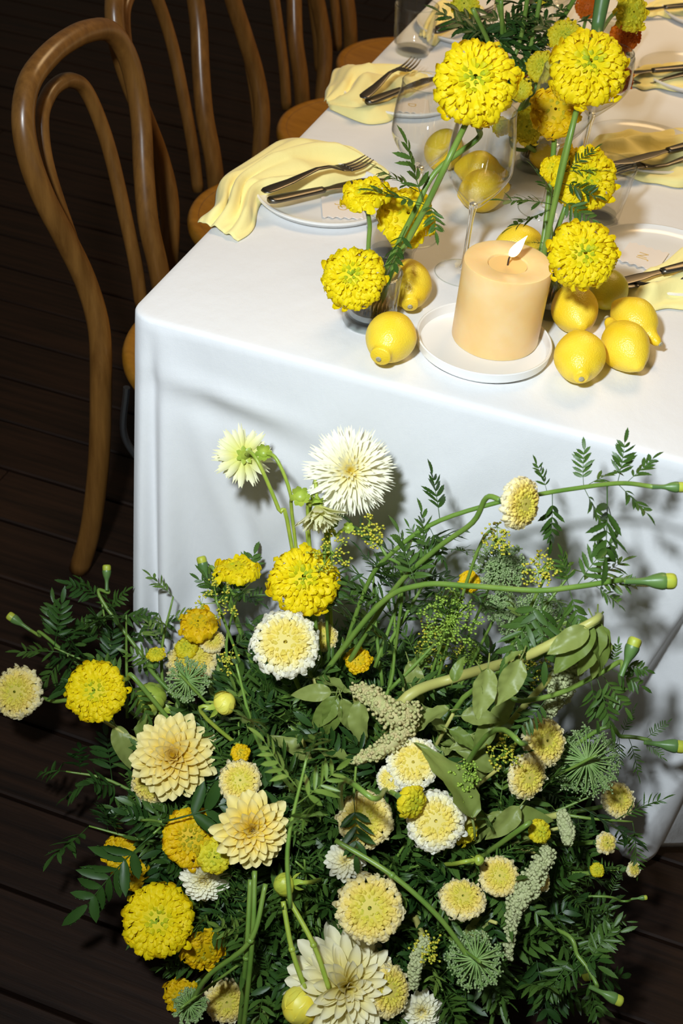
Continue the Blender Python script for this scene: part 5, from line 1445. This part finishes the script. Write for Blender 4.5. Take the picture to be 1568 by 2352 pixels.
# dense inner greenery that nobody could count
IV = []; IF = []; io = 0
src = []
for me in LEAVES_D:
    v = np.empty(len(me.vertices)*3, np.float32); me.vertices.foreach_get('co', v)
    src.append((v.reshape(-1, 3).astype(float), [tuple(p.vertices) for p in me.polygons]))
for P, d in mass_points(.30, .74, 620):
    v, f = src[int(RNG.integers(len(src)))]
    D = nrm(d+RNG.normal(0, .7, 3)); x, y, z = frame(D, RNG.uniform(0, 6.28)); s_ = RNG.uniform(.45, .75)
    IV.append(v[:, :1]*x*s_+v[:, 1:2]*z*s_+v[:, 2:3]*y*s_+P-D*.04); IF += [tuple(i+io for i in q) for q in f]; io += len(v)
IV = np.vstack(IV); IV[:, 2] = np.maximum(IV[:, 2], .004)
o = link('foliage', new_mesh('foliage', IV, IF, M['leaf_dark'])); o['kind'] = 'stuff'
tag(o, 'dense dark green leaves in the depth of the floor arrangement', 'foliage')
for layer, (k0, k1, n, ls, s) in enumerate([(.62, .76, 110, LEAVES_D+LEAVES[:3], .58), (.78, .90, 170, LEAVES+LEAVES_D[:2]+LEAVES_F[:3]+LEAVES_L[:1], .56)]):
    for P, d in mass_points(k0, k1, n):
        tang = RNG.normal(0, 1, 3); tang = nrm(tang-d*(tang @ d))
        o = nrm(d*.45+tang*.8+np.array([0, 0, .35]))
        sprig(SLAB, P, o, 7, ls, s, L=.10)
# sprigs standing up against the cloth and reaching out over the floor
for (px, py, y, dx, dy, n, ls, s, lab) in [
    (290, 1440, -.07, .0, 1, 6, LEAVES, 1.0, 'broad-leafleted sprig at the cloth corner, over the dark floor'),
    (395, 1400, -.08, .1, 1, 6, LEAVES_L, .7, 'small light sprig in front of the cloth corner folds'),
    (545, 1400, -.12, .0, 1, 7, LEAVES, .9, 'leafy sprig under the flat yellow marigold'),
    (240, 1400, -.05, -.3, 1, 6, LEAVES_D, 1.0, 'dark sprig over the floor left of the cloth corner'),
    (150, 1500, -.12, -.8, .4, 7, LEAVES_D, 1.1, 'dark sprig spreading over the floor at the far left'),
    (180, 1780, -.25, -1, .3, 5, LEAVES_D, 1.0, 'dark sprig reaching left below the left marigold'),
    (235, 1900, -.32, -1, .1, 6, LEAVES_D, 1.0, 'dark feathered sprig left of the gold marigolds'),
    (860, 1330, -.10, -.1, 1, 7, LEAVES_F, 1.1, 'fine feathery sprig beside the yellow dill spray'),
    (930, 1290, -.10, .3, 1, 7, LEAVES, 1.0, 'leafy sprig rising against the cloth below the long stem'),
    (1000, 1290, -.09, .5, .8, 7, LEAVES_F, 1.1, 'feathery sprig against the cloth left of the dark umbel'),
    (1060, 1400, -.11, .6, .6, 7, LEAVES_F, 1.1, 'fine feathery sprig behind the dill seed head'),
    (830, 1420, -.14, .0, 1, 7, LEAVES_F, 1.0, 'feathery sprig right of the large yellow marigold'),
    (900, 1420, -.14, .2, 1, 6, LEAVES, .9, 'leafy sprig in front of the crossing stems'),
    (1300, 1340, -.12, .5, .9, 5, LEAVES_L, .8, 'light sprig behind the long bud stem against the cloth'),
    (1290, 2050, -.24, .7, .2, 8, LEAVES_F, 1.2, 'fine fern-like sprig over the boards at the right'),
    (1340, 2000, -.20, .8, .2, 7, LEAVES_F, 1.1, 'fern-like sprig beside the tiny pale marigolds'),
    (1240, 2060, -.26, .5, -.4, 7, LEAVES, .9, 'broad-leafleted sprig over the boards near the grey tassel'),
    (1160, 2240, -.35, .8, -.4, 7, LEAVES, 1.0, 'leafy sprig right of the green umbel on the boards'),
    (1230, 2150, -.30, .9, -.1, 7, LEAVES, 1.0, 'leafy sprig drooping over the boards at the lower right'),
    (1310, 2240, -.33, .6, -.5, 6, LEAVES_D, 1.0, 'dark sprig beside the lowest marigold bud'),
    (1120, 2300, -.38, .4, -.8, 7, LEAVES_F, 1.2, 'feathery sprig at the lower edge of the boards'),
    (1330, 1830, -.15, .9, .1, 6, LEAVES_D, .9, 'dark sprig below the large grey-green umbel'),
    (1420, 1880, -.14, .9, -.2, 5, LEAVES_F, 1.0, 'feathery sprig under the cream marigold by the hem'),
    (1100, 1990, -.38, .2, .8, 8, LEAVES, 1.0, 'palm-shaped leaf sprig at the lower right middle'),
    (1230, 1740, -.3, .3, .9, 5, LEAVES, .8, 'leafy sprig behind the right-facing cream marigold'),
    (700, 1720, -.40, .3, -.8, 7, LEAVES, 1.15, 'large glossy pinnate sprig below the white marigold'),
    (560, 1560, -.38, -.3, .6, 7, LEAVES, 1.1, 'pinnate sprig left of the white marigold'),
    (700, 1780, -.48, .1, .9, 7, LEAVES_L, .95, 'light green sprig in the centre of the arrangement')]:
    P = aty(px, py, y)
    sprig(lab, P, RT*dx+UP*dy-FW*.05, n, ls, s*.62, 'placed sprigs of the arrangement', force='dark pinnate leaf' in lab)
for (px, py, k, dx, dy, s_, lab) in [(372, 1888, 1.10, 1, .22, 1.15, 'dark pinnate leaf lying in front of the deep yellow marigold'),
                                   (352, 1915, 1.06, -.75, -.65, 1.0, 'dark pinnate leaf over the shaded gold marigolds'),
                                   (812, 1830, 1.04, .1, -1, .55, 'small pinnate leaf hanging across a cream marigold')]:
    P = on_mass(px, py, k); d_ = nrm(RT*dx+UP*dy); b = P-d_*.04-np.array([0, -.03, .02])
    root = thing('pinnate_leaf', lab, 'leaf', tuple(b), 'single dark leaves')
    part('leaf_stalk', root, *tube(catmull([b, (b+P)/2+FW*.004, P], 8), .0016, 6), M['stem'])
    x, y, z = d_, None, -FW
    link('blade', LEAVES_D[int(RNG.integers(4))], root, mat4(nrm(np.cross(d_, z))*s_, d_*s_, z*s_, local(root, P)))
# bare stems hanging at the front
for (pts, lab, mt) in [
    ([(585, 2000, 1.02), (580, 2150, 1.06), (560, 2352, 1.08), (545, 2420, 1.08)], 'long bare green stem dropping to the lower edge', 'stem'),
    ([(610, 2030, 1.02), (575, 2160, 1.08), (480, 2240, 1.10), (440, 2300, 1.11)], 'bent green stem leading to the small round umbel', 'stem'),
    ([(575, 2020, 1.0), (565, 2200, 1.05), (545, 2400, 1.06)], 'thin green stem beside the long bare one', 'stem'),
    ([(650, 2070, 1.05), (670, 2180, 1.09), (700, 2270, 1.11)], 'green stem running down to the swollen dahlia bud', 'stem_light'),
    ([(660, 2060, 1.05), (720, 2170, 1.08), (755, 2270, 1.10)], 'second green stem running down into the huge dahlia', 'stem_light'),
    ([(770, 1930, 1.03), (900, 2010, 1.06), (1010, 2110, 1.06), (1090, 2220, 1.06)], 'thick ridged stem slanting down to the umbel on the boards', 'stem')]:
    Q = [on_mass(*q) for q in pts]
    b = Q[0]
    root = thing('bare_stem', lab, 'stem', tuple(b), 'bare stems')
    part('stem', root, *tube(catmull(Q, 24), .0030, 8), M[mt])
    part('node', root, *lathe(smooth_prof([(0, -.004), (.0036, -.002), (.0042, 0), (.0036, .002), (0, .004)], 8), 10), M[mt]).location = local(root, Q[1])+np.array(root.location)
